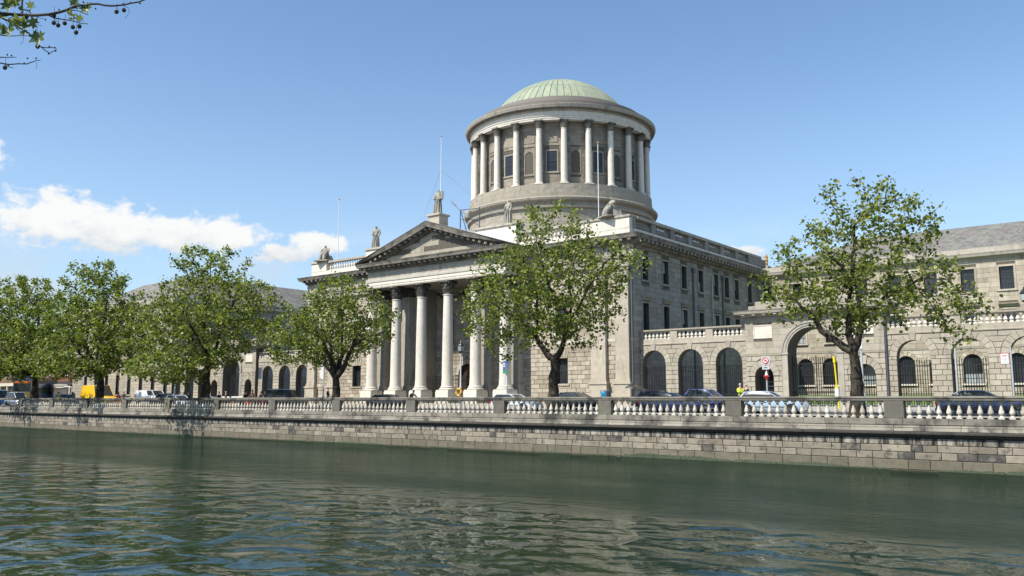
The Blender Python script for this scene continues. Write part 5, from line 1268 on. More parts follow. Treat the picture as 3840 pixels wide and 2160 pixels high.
    for f in (.17, .81):
        for s_ in (-1, 1):
            ar = MB(); ar.lathe([(.02, -.02), (rw_+.07, -.02), (rw_+.07, .02), (.02, .02)], n=18); ar.v = [tuple(rot_ @ Vector(p_)+Vector((X_(f), s_*(hw*.985), rw_))) for p_ in ar.v]; part('wheel_arch', ar, 'black_trim', t, False)
            w_ = link('wheel', tme, t, (X_(f), s_*(hw-.08), rw_), world=False); w_.rotation_euler.z = 0 if s_ < 0 else math.pi
            link('rim', rme, w_, world=False)
    if open_boot:
        lid = MB(); a, b_ = Vector((X_(xc), 0, Hc-.03)), Vector((X_(xc)-1.05, 0, Hc+.42))
        lid.add([(a.x, -rw, a.z), (a.x, rw, a.z), (b_.x, rw*.95, b_.z), (b_.x, -rw*.95, b_.z), (a.x, -rw, a.z-.06), (a.x, rw, a.z-.06), (b_.x-.03, rw*.95, b_.z-.08), (b_.x-.03, -rw*.95, b_.z-.08)], [(0, 1, 2, 3), (4, 7, 6, 5), (0, 3, 7, 4), (1, 5, 6, 2), (2, 6, 7, 3), (0, 4, 5, 1)])
        lid.add([(b_.x, -rw*.95, b_.z), (b_.x, rw*.95, b_.z), (b_.x-.42, rw*.9, b_.z-.18), (b_.x-.42, -rw*.9, b_.z-.18), (b_.x-.0, -rw*.95, b_.z-.08), (b_.x, rw*.95, b_.z-.08), (b_.x-.42, rw*.9, b_.z-.25), (b_.x-.42, -rw*.9, b_.z-.25)], [(0, 1, 2, 3), (4, 7, 6, 5), (0, 3, 7, 4), (1, 5, 6, 2), (2, 6, 7, 3)])
        lid_o = part('tailgate', lid, paint, t, False)
        gl = MB(); gl.add([(a.x-.1, -rw*.8, a.z+.055), (a.x-.1, rw*.8, a.z+.055), (b_.x+.1, rw*.78, b_.z-.03), (b_.x+.1, -rw*.78, b_.z-.03)], [(0, 1, 2, 3)]); part('glass', gl, 'car_glass', lid_o, False)
        bx = MB(); bx.box(X_(xC)+.05, X_(.2), -hw*.7, hw*.7, .55, .6); part('boot_floor', bx, 'black_trim', t, False)
    return t
car('navy blue saloon at the right edge, driving right', 'car', -8.55, 50.9, R(5), 'paint_navy', 'sedan', L=4.6)
car('silver-blue hatchback with sunlit roof in front of the right gateway', 'car', -20.1, 51.0, R(5.5), 'paint_silver', 'hatch', L=4.15, H=1.44)
car('light blue hatchback parked by the kerb in front of the right arches', 'car', -26.6, 56.2, 0, 'paint_blue', 'hatch', L=3.9, H=1.55)
car('black low car passing in front of the open-boot car', 'car', -26.8, 51.0, 0, 'paint_navy', 'coupe', L=4.5, H=1.38)
car('dark blue car with its tailgate raised, parked beside the right corner pilaster', 'car', -30.4, 56.2, 0, 'paint_navy', 'hatch', True, L=3.95, H=1.48)
car('white car half hidden behind the second tree from the right', 'car', -40.0, 51.0, 0, 'paint_pale', 'hatch', L=4.0, H=1.36)
car('black saloon behind the white car near the portico right end', 'car', -37.9, 56.2, 0, 'paint_black', 'sedan', H=1.40)
car('black saloon passing in front of the portico columns', 'car', -54.8, 52.0, 0, 'paint_black', 'sedan', L=4.3, H=1.36)
car('black people carrier beside the group of pedestrians', 'car', -69.3, 52.0, 0, 'paint_black', 'suv', H=1.92)
car('red car behind the balustrade below the pedestrians', 'car', -73.6, 51.6, 0, 'sign_red', 'hatch', H=1.02)
car('silver car with bright roof beside the third tree from the left', 'car', -86.6, 51.0, 0, 'paint_pale', 'hatch', H=1.42)
car('dark saloon between the white van and the silver car', 'car', -99.6, 57.0, 0, 'paint_black', 'sedan', H=1.55)
car('white van in front of the long stone range', 'van', -112.2, 61.8, 0, 'paint_white', 'van', name='van', L=6.0, H=1.85)
car('bright yellow van seen behind the second tree from the left', 'van', -127.6, 62.0, 0, 'paint_yellow', 'van', name='van', L=7.8, H=2.7)
car('dark blue car beside the person in the yellow-green jacket', 'car', -116.0, 52.0, 0, 'paint_navy', 'sedan', L=4.6, H=1.6)
car('white car at the far left between the tree trunks', 'car', -130.4, 52.0, 0, 'paint_white', 'hatch', L=6.2, H=1.95)
car('light blue van cut off by the left edge', 'van', -137.5, 52.0, 0, 'paint_sky', 'van', name='van', H=2.25)
def bus(x, y, label):
    t = thing('bus', label, 'bus', (x, y, gz(y)), math.pi); X0 = 5.5
    mb = MB(); mb.box(-X0, X0, -1.25, 1.25, .35, 4.0, .12); part('body', mb, 'paint_bus', t, False)
    mb = MB(); mb.box(X0-.02, X0+.12, -1.2, 1.2, .7, 1.75, .06); part('front_panel', mb, 'paint_yellow', t, False)
    mb = MB(); mb.box(X0-.1, X0+.04, -1.1, 1.1, 1.85, 2.9, .03); part('windscreen', mb, 'car_glass', t, False)
    mb = MB(); mb.box(X0-.05, X0+.08, -1.15, 1.15, 3.0, 3.35, .03); part('destination_board', mb, 'orange', t, False)
    for s_ in (-1, 1):
        mb = MB(); mb.box(X0+.1, X0+.15, s_*.75-.16, s_*.75+.16, .8, 1.0, .02); part('headlight', mb, 'head_glass', t, False)
        for xx in (-3, 3.6): mb = MB(); mb.lathe([(.05, -.14), (.48, -.14), (.5, 0), (.48, .14), (.05, .14)], n=16); mb.v = [(p_[0]+xx, p_[2]+s_*1.14, p_[1]+.5) for p_ in mb.v]; part('wheel', mb, 'tyre', t, False)
        mb = MB(); mb.box(-X0+.3, X0-.4, s_*1.252-.01, s_*1.252+.01, 1.6, 2.5); part('side_window', mb, 'car_glass', t, False)
    return t
bus_o = bus(-141.5, 58.8, 'yellow-fronted bus seen between the two leftmost trunks'); bus_o.rotation_euler.z = R(-42)

# ------------------------------------------------------------------ pedestrians
G = 'pedestrians on the quay pavements'
person('man in a yellow-green high-visibility vest with folded arms by the parked cars', -25.3, 58.2, R(40), 'fold', 'cloth_hivis', 'cloth_black', 'hair_grey', 1.0, G)
person('grey-haired man in a black jacket seen from behind beside the high-visibility vest', -24.75, 58.0, R(150), 'stand', 'cloth_black', 'cloth_black', 'hair_grey', .98, G)
pl = [('person in a yellow top beside the lamp post left of the third tree', 672, 'cloth_yellow', 'cloth_jeans', 'hair_fair', 52.4, 'walk', 1.0), ('person in a red top next to the yellow top', 688, 'cloth_red', 'cloth_jeans', 'hair_dark', 52.8, 'stand', .97),
      ('person in black right of the red top', 704, 'cloth_black', 'cloth_black', 'hair_dark', 53.0, 'walk', 1.0), ('person in black in front of the small left doorway', 820, 'cloth_black', 'cloth_black', 'hair_dark', 55, 'walk', .96),
      ('person in a dark suit in front of the tall left gate', 845, 'cloth_navy', 'cloth_navy', 'hair_grey', 55, 'stand', .96), ('person in a dark jacket at the left end of the pedestrian group', 918, 'cloth_black', 'cloth_jeans', 'hair_dark', 52, 'stand', 1.03),
      ('tall person in a tan shirt in the pedestrian group', 943, 'cloth_tan', 'cloth_tan', 'hair_dark', 51, 'walk', 1.07), ('short person in a pale top in front of the tan shirt', 934, 'cloth_pink', 'cloth_grey', 'hair_fair', 50.3, 'walk', .9),
      ('person in a pink top left of the man in blue', 975, 'cloth_pink', 'cloth_white', 'hair_fair', 54, 'walk', .97), ('man in a blue suit in the pedestrian group', 989, 'cloth_blue', 'cloth_blue', 'hair_dark', 52, 'stand', 1.04),
      ('small person in a pink top right of the man in blue', 1000, 'cloth_pink', 'cloth_pink', 'hair_dark', 54, 'stand', .9), ('person in black beside the black people carrier', 1012, 'cloth_black', 'cloth_black', 'hair_dark', 54, 'walk', 1.0),
      ('person in grey walking behind the yellow van', 466, 'cloth_grey', 'cloth_black', 'hair_grey', 52.5, 'walk', 1.05), ('person in black in the shade between the left pilasters', 1226, 'cloth_black', 'cloth_black', 'hair_dark', 59.5, 'stand', 1.05),
      ('person in a yellow-green jacket at the far left by the dark blue car', 229, 'cloth_hivis', 'cloth_jeans', 'hair_dark', 50.5, 'walk', 1.06), ('person in red behind the yellow van front', 448, 'cloth_red', 'cloth_black', 'hair_dark', 54.5, 'stand', 1.0)]
for i, (l, px, j, tr, hr, y, pose, h) in enumerate(pl):
    ang = math.atan((px-1920)*(1+4.6e-9*(px-1920)**2)/3246.)-R(38.4)
    person(l, y*math.tan(ang), y, R((37*i) % 360), pose, j, tr, hr, h, G)
# cyclist
CXB, CYB = -50.6, 50.6
person('cyclist in a brown shirt and blue helmet riding past the portico', CXB-.1, CYB, R(90), 'cycle', 'cloth_brown', 'cloth_black', 'sign_blue', 1.02, None)
t = thing('bicycle', 'bicycle ridden past the portico by the cyclist in the blue helmet', 'bicycle', (CXB, CYB, gz(CYB)), 0)
for xx in (-.52, .52):
    mb = MB()
    pts = [(xx+.33*math.cos(2*math.pi*k/24), 0, .34+.33*math.sin(2*math.pi*k/24)) for k in range(25)]; mb.tube(pts, .018, 5); w_ = part('wheel', mb, 'tyre', t, False)
    mb = MB()
    for k in range(8): a = math.pi*k/8; mb.tube([(xx+.32*math.cos(a), 0, .34+.32*math.sin(a)), (xx-.32*math.cos(a), 0, .34-.32*math.sin(a))], .004, 3)
    part('spokes', mb, 'rim', w_, False)
mb = MB(); mb.tube([(-.52, 0, .34), (-.08, 0, .30), (.40, 0, .78), (-.18, 0, .82), (-.08, 0, .30)], .02, 6); mb.tube([(-.52, 0, .34), (-.18, 0, .82)], .015, 5); mb.tube([(.52, 0, .34), (.38, 0, .95)], .02, 6); part('frame', mb, 'cloth_black', t, False)
mb = MB(); mb.tube([(.40, -.24, 1.0), (.36, 0, .97), (.40, .24, 1.0)], .015, 6); part('handlebar', mb, 'rim', t, False)
mb = MB(); mb.ball((-.2, 0, .9), .11, 8, 5, (1.3, .7, .35)); part('saddle', mb, 'black_trim', t, False)

# ------------------------------------------------------------------ street furniture
def lamp_post(label, x, y, top, lantern=True, name='lamp_post', heavy=True):
    z = gz(y); t = thing(name, label, 'lamp post', (x, y, z), group='silver street lamp posts')
    mb = MB(); h = top-z
    mb.lathe([(.17, 0), (.17, .25), (.14, .3), (.14, .85), (.17, .9), (.12, 1.0), (.085, 1.1), (.085, 1.7), (.11, 1.75), (.075, 1.85), (.05, h*.93), (.04, h)], x, y, 10, z=z); part('post', mb, 'lamp_silver', t, smooth=True)
    if lantern:
        mb = MB(); mb.lathe([(.06, 0), (.17, .08), (.23, .55), (.27, .58), (.24, .64), (.1, .8), (.04, .95), (.01, 1.0)], x, y, 8, z=top); la = part('lantern', mb, 'lamp_black', t)
        mb = MB(); mb.lathe([(.165, .1), (.235, .5)], x, y, 8, z=top+.0, capb=False, capt=False); mb.v = [(x+(p_[0]-x)*1.03, y+(p_[1]-y)*1.03, p_[2]) for p_ in mb.v]; part('lamp_glass', mb, 'sign_yellow' if False else 'blind_glass', la)
    return t
lamp_post('silver lamp post with a dark lantern and an orange lifebuoy in front of the portico', -43.5, 48.6, 4.1)
t = thing('lifebuoy', 'orange ring lifebuoy hung on the lamp post before the portico', 'lifebuoy', (-43.5, 48.4, 1.15))
mb = MB(); pts = [(.25*math.cos(2*math.pi*k/24), 0, .25*math.sin(2*math.pi*k/24)) for k in range(25)]; mb.tube(pts, .075, 8); part('ring', mb, 'buoy', t, False, True)
for k in range(4):
    a = math.pi/4+k*math.pi/2; mb = MB(); mb.tube([(.25*math.cos(a+s_), 0, .25*math.sin(a+s_)) for s_ in (-.12, 0, .12)], .08, 8); part('band', mb, 'sign_black', t, False, True)
lamp_post('silver lamp post carrying an election poster right of the portico', -46.85, 58.4, 6.0, True)
t = thing('election_poster', 'blue and green election poster with a portrait, tied to a lamp post', 'poster', (-46.85, 58.2, 2.85)); t.scale = (.8, 1, .82)
mb = MB(); mb.box(-.36, .36, -.02, .02, 0, 1.3, .01); part('board', mb, 'sign_blue', t, False)
mb = MB(); mb.box(-.35, .35, -.028, -.021, .02, .34); part('green_band', mb, 'poster_green', t, False)
mb = MB(); mb.ball((.14, -.025, .86), .13, 10, 8, (.8, .08, 1.1)); mb.add([(-.08, -.028, .36), (.34, -.028, .36), (.30, -.028, .62), (.14, -.028, .74), (-.02, -.028, .6)], [(0, 1, 2, 3, 4)]); part('portrait', mb, 'poster_photo', t, False)
for k in range(3): mb = MB(); mb.box(-.32, -.02, -.026, -.021, 1.02-k*.16, 1.10-k*.16); part('text_line', mb, 'sign_white', t, False)
lamp_post('silver lamp post in front of the left corner pilasters', -71.6, 58.4, 6.0)
lamp_post('silver lamp post beside the third trunk from the left', -83.7, 48.6, 4.2)
lamp_post('silver post behind the rightmost trunk', -16.9, 58.4, 6.0)
t = thing('pole_banner', 'white cloth banner on the post behind the rightmost trunk', 'banner', (-16.9, 58.3, 3.9))
mb = MB(); mb.box(-.42, .12, -.02, .02, 0, 1.25); part('cloth', mb, 'cloth_white', t, False)
t = thing('pole_banner', 'tall pale banner on the post before the left corner pilasters', 'banner', (-71.6, 58.3, 2.7))
mb = MB(); mb.box(-.55, .1, -.02, .02, 0, 3.2); part('cloth', mb, 'cloth_white', t, False)
lamp_post('lamp post with a dark lantern at the right edge', -7.35, 58.4, 6.3)
def pole(label, x, y, top, mat='lamp_silver', r_=.05, tilt=0.0, group='sign poles along the quay'):
    z = gz(y); t = thing('sign_pole', label, 'sign pole', (x, y, z), group=group)
    mb = MB(); mb.tube([(x, y, z), (x+tilt, y, top)], r_, 8); part('post', mb, mat, t, smooth=True); return t
t = pole('grey pole with a round red-ringed sign, small plate and red cone', -23.4, 58.4, 3.6)
def disc(mb, x, y, z, r0, r1, n=24, th=.012):
    mb.add([(x+rr_*math.cos(2*math.pi*k/n), y-d, z+rr_*math.sin(2*math.pi*k/n)) for d in (0, th) for rr_ in (r0, r1) for k in range(n)],
           [(k, n+k, n+(k+1) % n, (k+1) % n) for k in range(n)]+[(2*n+k, 2*n+(k+1) % n, 3*n+(k+1) % n, 3*n+k) for k in range(n)]+[(n+k, 3*n+k, 3*n+(k+1) % n, n+(k+1) % n) for k in range(n)])
mb = MB(); mb.box(-23.71, -23.09, 58.30, 58.33, 3.0, 3.62, .01); part('backing_board', mb, 'sign_grey', t)
mb = MB(); disc(mb, -23.4, 58.29, 3.32, .0, .21); part('sign_face', mb, 'sign_white', t)
mb = MB(); disc(mb, -23.4, 58.272, 3.32, .175, .225); part('red_ring', mb, 'sign_red', t)
mb = MB(); mb.prism([(-23.55, 3.44), (-23.52, 3.47), (-23.25, 3.20), (-23.28, 3.17)], 58.262, 58.27); part('red_bar', mb, 'sign_red', t)
mb = MB(); mb.box(-23.50, -23.30, 58.272, 58.278, 3.26, 3.32); mb.box(-23.46, -23.34, 58.272, 58.278, 3.32, 3.38); part('car_symbol', mb, 'sign_black', t)
mb = MB(); mb.box(-23.66, -23.14, 58.29, 58.32, 2.68, 2.95, .01); part('plate', mb, 'sign_grey', t)
mb = MB(); mb.box(-23.52, -23.28, 58.283, 58.288, 2.79, 2.85); part('text_line', mb, 'sign_black', t)
mb = MB(); mb.lathe([(.03, .62), (.09, .42), (.12, .34)], -23.4, 58.38, 10, z=1.95); part('cone_top', mb, 'sign_white', t)
mb = MB(); mb.lathe([(.06, 0), (.10, .12), (.09, .16), (.20, .26), (.13, .345)], -23.4, 58.38, 10, z=1.95); part('cone_base', mb, 'sign_red', t)
t = thing('bus_stop', 'yellow leaning bus stop pole with a white timetable cylinder before the right gate', 'bus stop', (-18.5, 58.2, gz(58.2)))
mb = MB(); mb.tube([(-18.44, 58.2, gz(58.2)), (-18.60, 58.2, 3.05)], .055, 8); part('post', mb, 'sign_yellow', t)
mb = MB(); mb.tube([(-18.6, 58.2, 3.05), (-18.63, 58.2, 3.45)], [.10, .06], 8); part('post_cap', mb, 'sign_yellow', t)
mb = MB(); mb.lathe([(.16, 0), (.16, .62)], -18.5, 58.2, 12, z=.72); part('timetable', mb, 'sign_white', t, smooth=True)
for z_, m_ in ((.64, 'sign_black'), (1.34, 'sign_yellow')): mb = MB(); mb.lathe([(.17, 0), (.17, .08)], -18.5, 58.2, 12, z=z_); part('collar', mb, m_, t, smooth=True)
pole('plain thin grey pole beside the navy saloon', -11.3, 58.4, 3.75)
t = pole('grey pole with a red-edged white notice on its left side', -8.3, 58.4, 3.7)
mb = MB(); mb.box(-8.87, -8.40, 58.36, 58.39, 2.68, 3.34, .01); part('red_board', mb, 'sign_red', t)
mb = MB(); mb.box(-8.845, -8.425, 58.34, 58.36, 2.705, 3.315, .008); part('notice', mb, 'sign_white', t)
mb = MB(); mb.box(-8.76, -8.52, 58.332, 58.338, 3.16, 3.21); part('red_bar', mb, 'sign_red', t)
for k in range(4): mb = MB(); mb.box(-8.78, -8.49, 58.333, 58.338, 2.80+.075*k, 2.825+.075*k); part('text_line', mb, 'sign_grey', t)
t = pole('grey pole with a dark blue sign panel beside the left gateway', -82.4, 58.4, 4.3)
mb = MB(); mb.box(-83.0, -82.45, 58.33, 58.37, 2.9, 4.2, .01); part('panel', mb, 'iron_blue', t)
t = thing('parking_meter', 'grey pay-and-display machine with a blue and yellow screen by the right corner', 'parking meter', (-29.9, 48.6, gz(48.6)))
mb = MB(); mb.box(-.28, .28, -.18, .18, 0, 1.45, .03); part('cabinet', mb, 'lamp_silver', t, False)
mb = MB(); mb.box(-.20, .16, -.19, -.181, 1.02, 1.36); part('screen', mb, 'screen_cyan', t, False)
mb = MB(); mb.box(-.20, .16, -.19, -.181, .80, .92); part('yellow_label', mb, 'sign_yellow', t, False)
mb = MB(); mb.box(.19, .285, -.185, .185, .1, 1.4); part('side_panel', mb, 'pipe_grey', t, False)
t.location.x = -30.6
for i in range(5):
    t = thing('road_barrier', ['white road barrier left of the small left doorway', 'white road barrier with an orange post before the left gate', 'white road barrier before the middle of the left gate', 'white road barrier at the right of the left gate', 'white road barrier behind the pedestrian group'][i], 'barrier', (-88.5+i*2.5, 56.0, gz(56)), group='white barriers along the roadworks')
    mb = MB(); mb.box(-1.05, 1.05, -.03, .03, .85, 1.15, .02); part('board', mb, 'white_paint', t, False)
    for s_ in (-.85, .85): mb = MB(); mb.box(s_-.05, s_+.05, -.18, .18, 0, .08); mb.box(s_-.035, s_+.035, -.035, .035, .08, .85); part('leg', mb, 'orange', t, False)
mb = MB(); mb.box(-1.3, 1.3, -.6, .6, .2, .75, .04); 
t = thing('skip_box', 'low orange works box on the road left of the white van', 'box', (-106.0, 54.5, gz(54.5))); part('tub', mb, 'orange', t, False)
mb = MB(); mb.box(-1.35, 1.35, -.65, .65, .75, .85, .02); mb.box(-1.1, 1.1, -.5, .5, 0, .2); part('rim', mb, 'sign_blue', t, False)
for i, x in enumerate((-60.4, -56.2)):
    railing(x-2.0, x+2.0 if i == 0 else x+2.0, 64.2, .26, 2.85, 'black iron railing inside the portico, left of its door' if i == 0 else 'black iron railing inside the portico, right of its door')

# ------------------------------------------------------------------ trees
def grow(attr, nodes, parent, D=.42, di=3.2, dk=.75, iters=90, rg=None):
    P_ = [np.array(n) for n in nodes]; par = list(parent); A_ = np.array(attr); alive = np.ones(len(A_), bool)
    pos = np.array(P_); d2 = ((A_[:, None, :]-pos[None])**2).sum(2); near = d2.argmin(1); nd = d2.min(1)
    kids = {}
    for it in range(iters):
        act = alive & (nd < (di if it > 14 else 99)**2)
        if not act.any(): break
        dirs = {}
        idx = np.where(act)[0]
        v = A_[idx]-pos[near[idx]]; v /= np.linalg.norm(v, axis=1)[:, None]+1e-9
        acc = np.zeros_like(pos); np.add.at(acc, near[idx], v); who = np.unique(near[idx]); new = []
        for k in who:
            dv = acc[k]; l = np.linalg.norm(dv)
            if l < 1e-3 or kids.get(k, 0) >= 3: continue
            dv = dv/l+rg.normal(0, .16, 3); dv /= np.linalg.norm(dv)
            new.append(pos[k]+dv*D); par.append(int(k)); kids[k] = kids.get(k, 0)+1
        if not new: break
        new = np.array(new); base = len(pos); pos = np.vstack([pos, new])
        dn = ((A_[:, None, :]-new[None])**2).sum(2); m = dn.min(1); am = dn.argmin(1); up = m < nd
        nd[up] = m[up]; near[up] = base+am[up]; alive &= nd > dk*dk
    return pos, par
def leaf_faces(c, nrm, up, size):
    """arrays of leaves: centre, normal, direction to the tip, size -> folded six-point leaves"""
    n = len(c); side = np.cross(nrm, up); s = size[:, None]
    pts = [(0, -.45, 0), (-.52, -.12, .12), (-.40, .30, .10), (0, .62, -.04), (.40, .30, .10), (.52, -.12, .12)]
    V = np.stack([c+s*(a*side+b*up+d*nrm) for a, b, d in pts], 1).reshape(-1, 3)
    o = (np.arange(n)*6)[:, None]
    F = np.concatenate([o+np.array([0, 3, 2, 1]), o+np.array([0, 5, 4, 3])], 1).reshape(-1, 4)
    return V, F
def mesh_np(name, V, F, mat, smooth=False):
    me = bpy.data.meshes.new(name); me.vertices.add(len(V)); me.vertices.foreach_set('co', V.astype(np.float32).ravel())
    k = F.shape[1]; me.loops.add(F.size); me.loops.foreach_set('vertex_index', F.astype(np.int32).ravel())
    me.polygons.add(len(F)); me.polygons.foreach_set('loop_start', (np.arange(len(F))*k).astype(np.int32))
    me.update(calc_edges=True); me.validate(); me.materials.append(M[mat])
    if smooth: me.polygons.foreach_set('use_smooth', [True]*len(F))
    return me
def tree(label, x, y, limbs, blobs, n_attr, n_leaf, seed, trunk_r=.42, lsize=.24):
    """limbs: list of polylines relative to the foot (the first is the trunk, each next starts on an earlier point); blobs: crown ellipsoids (dx, dy, z, rx, ry, rz, weight)"""
    n_leaf = int(n_leaf*1.38); lsize *= .76; n_attr = int(n_attr*1.25)
    rg = np.random.default_rng(seed); z0 = gz(y); t = thing('plane_tree', label, 'tree', (x, y, z0), group='plane trees along the quay')
    base = np.array((x, y, z0)); nodes, par = [], []
    for li, pl_ in enumerate(limbs):
        prev = None
        pts = [np.array(p_, float) for p_ in pl_]
        if li > 0:
            q0 = pts[0]+base; prev = int(np.argmin([np.linalg.norm(n-q0) for n in nodes]))
        for a, b_ in zip(pts, pts[1:]):
            m = max(1, int(np.linalg.norm(b_-a)/.4))
            for k in range(m+1 if prev is None else m):
                f = k/m if prev is None else (k+1)/m
                p_ = base+a+(b_-a)*f+(rg.normal(0, .035, 3) if nodes else 0); nodes.append(p_); par.append(-1 if prev is None else prev); prev = len(nodes)-1
    nl = len(nodes)
    wts = np.array([b_[6] for b_ in blobs]); wts = wts/wts.sum(); attr = []
    while len(attr) < n_attr:
        b_ = blobs[rg.choice(len(blobs), p=wts)]; d = rg.normal(size=3); d /= np.linalg.norm(d); r_ = rg.random()**.42
        p_ = np.array(b_[:3])+d*r_*np.array(b_[3:6])
        if p_[2] > 1.9: attr.append(base+p_)
    pos, par = grow(attr, nodes, par, rg=rg); n = len(pos)
    kids = [[] for _ in range(n)]
    for i, p_ in enumerate(par):
        if p_ >= 0: kids[p_].append(i)
    w = np.zeros(n)
    for i in range(n-1, -1, -1): w[i] = max(1.0, sum(w[k] for k in kids[i]))
    rad = .011*w**.47; rad *= 1.0; s_ = trunk_r/max(rad[0], 1e-6); rad = .011+(rad-.011)*np.clip(s_, .5, 1.6)
    for i in range(nl):
        hgt = pos[i][2]-z0
        rad[i] = max(rad[i], trunk_r*np.clip(.98-.13*hgt, .16, 1.0)*(1.25 if hgt < .35 else 1))
    def tubes(idx, k):
        V, F = [], []; o = 0
        for i in idx:
            p_ = par[i]
            if p_ < 0: continue
            a, b_ = pos[p_], pos[i]; d = b_-a; l = np.linalg.norm(d)
            if l < 1e-5: continue
            d = d/l; u = np.cross(d, (0, 0, 1.0) if abs(d[2]) < .9 else (1.0, 0, 0)); u /= np.linalg.norm(u); v = np.cross(d, u)
            ra = min(rad[p_], rad[i]*1.35); a2 = a-d*ra*.3
            ang = np.arange(k)*2*math.pi/k
            c_, s2 = np.cos(ang)[:, None], np.sin(ang)[:, None]
            V.append(a2+(c_*u+s2*v)*ra); V.append(b_+(c_*u+s2*v)*rad[i])
            j = np.arange(k); F.append(np.stack([o+j, o+(j+1) % k, o+k+(j+1) % k, o+k+j], 1)); o += 2*k
        return np.concatenate(V), np.concatenate(F)
    big = [i for i in range(n) if i < nl]; tw = [i for i in range(n) if i >= nl]
    V, F = tubes(big, 10); link('trunk', mesh_np('trunk', V, F, 'bark', True), t)
    V, F = tubes(tw, 4); o = link('branches', mesh_np('branches', V, F, 'twig', True), t); o['kind'] = 'stuff'
    tips = np.array([i for i in range(nl, n) if w[i] <= 7]); pw_ = 1/np.sqrt(np.array([w[i] for i in tips]))
    # clumps: leaves gather round some twigs and leave others bare
    keep = rg.random(len(tips))**.9*pw_; keep /= keep.sum()
    ch = tips[rg.choice(len(tips), size=n_leaf, p=keep)]
    c = pos[ch]+rg.normal(0, .24, (n_leaf, 3))
    nrm = rg.normal(size=(n_leaf, 3))*.75+np.array((0, -.25, .75)); nrm /= np.linalg.norm(nrm, axis=1)[:, None]
    up = rg.normal(size=(n_leaf, 3))+np.array((0, 0, -.5)); up -= (up*nrm).sum(1)[:, None]*nrm; up /= np.linalg.norm(up, axis=1)[:, None]
    V, F = leaf_faces(c, nrm, up, lsize*rg.uniform(.6, 1.25, n_leaf))
    o = link('crown', mesh_np('crown', V, F, 'leaves'), t); o['kind'] = 'stuff'
    return t
tree('sparse plane tree with a sweeping left limb in front of the right gateway', -13.95, 47.0,
     [[(0, 0, 0), (.05, 0, 1.6), (-.02, 0, 3.4)], [(0, 0, 3.3), (-.9, .1, 4.0), (-1.75, .1, 4.6), (-2.1, .0, 5.4), (-3.4, .2, 6.6)], [(0, 0, 3.3), (-.25, 0, 4.3), (-.2, 0, 5.6), (.1, .2, 8.2), (.3, .2, 10.2)], [(0, 0, 3.4), (.35, -.1, 4.2), (.5, -.1, 5.1), (1.8, -.2, 6.2), (3.6, -.2, 7.0)], [(.5, -.1, 5.1), (.4, -.4, 6.8), (-.6, -1.6, 8.6)]],
     [(.1, 0, 7.6, 4.7, 4.8, 3.3, 5), (.7, 0, 10.3, 3.3, 3.0, 3.0, 2.2), (2.6, 0, 10.2, 2.6, 2.4, 1.9, 1.1), (4.2, 0, 6.0, 2.9, 3.2, 2.0, 1.2), (-3.0, 0, 6.9, 2.3, 3, 2.2, 1.1), (5.3, -.5, 4.4, .9, 1.0, 1.7, .35)], 1050, 6200, 11, .42, .235)
tree('tall plane tree with a deep forked trunk before the right bay of the domed block', -33.8, 47.0,
     [[(0, 0, 0), (.08, 0, 1.5), (.18, 0, 3.6)], [(.15, 0, 3.4), (-.7, 0, 4.3), (-1.35, 0, 5.2), (-1.2, 0, 6.6), (-1.6, .2, 9.0)], [(.2, 0, 3.6), (.85, 0, 4.2), (1.1, 0, 5.4), (1.6, 0, 7.0), (1.3, .2, 9.6)], [(-1.3, 0, 5.3), (-2.9, -.4, 6.6), (-4.9, -.5, 7.6)], [(1.1, 0, 5.4), (2.4, -.6, 6.6), (3.6, -.8, 8.2), (6.2, -1, 10.6)], [(1.4, 0, 6.4), (.6, -1.2, 8.4), (.2, -1.6, 10.6)]],
     [(-.6, 0, 8.4, 6.2, 5.4, 3.9, 6.5), (-.2, 0, 11.8, 3.6, 3.2, 2.9, 1.7), (-3.8, -.5, 6.6, 3.4, 3.4, 2.6, 2.0), (4.2, -.4, 9.6, 3.4, 3, 2.1, 1.2), (2.6, 0, 6.0, 3.0, 3, 2.0, .9), (-4.2, -.5, 4.5, 1.3, 1.2, 1.2, .4)], 1350, 10500, 12, .46, .24)
tree('low spreading plane tree of many stems before the left columns of the portico', -56.0, 47.0,
     [[(0, 0, 0), (0, 0, 1.3), (-.05, 0, 2.7)], [(-.05, 0, 2.6), (-1.2, 0, 3.6), (-2.1, .1, 4.7), (-4.0, .2, 5.2)], [(0, 0, 2.7), (-.8, .1, 4.4), (-1.0, 0, 6.6), (-1.4, .1, 8.6)], [(0, 0, 2.7), (.5, .1, 4.5), (.6, 0, 7.0), (.3, 0, 9.4)], [(.05, 0, 2.6), (1.4, -.2, 3.8), (2.1, -.2, 5.4), (3.8, -.2, 6.8)], [(2.0, -.2, 5.2), (3.9, -.3, 5.8), (6.2, -.4, 6.2)], [(0, 0, 2.7), (.1, -.9, 4.4), (-.4, -1.8, 6.4)]],
     [(-1.3, 0, 6.7, 5.8, 4.6, 3.2, 6), (-5.0, 0, 5.8, 4.0, 3.6, 2.5, 2.2), (2.6, 0, 7.4, 3.4, 3.2, 3.0, 2.0), (.8, 0, 9.4, 3.6, 3.2, 2.1, 1.8), (4.8, -.4, 6.2, 2.2, 2.0, 1.5, .35)], 1200, 8400, 13, .42, .25)
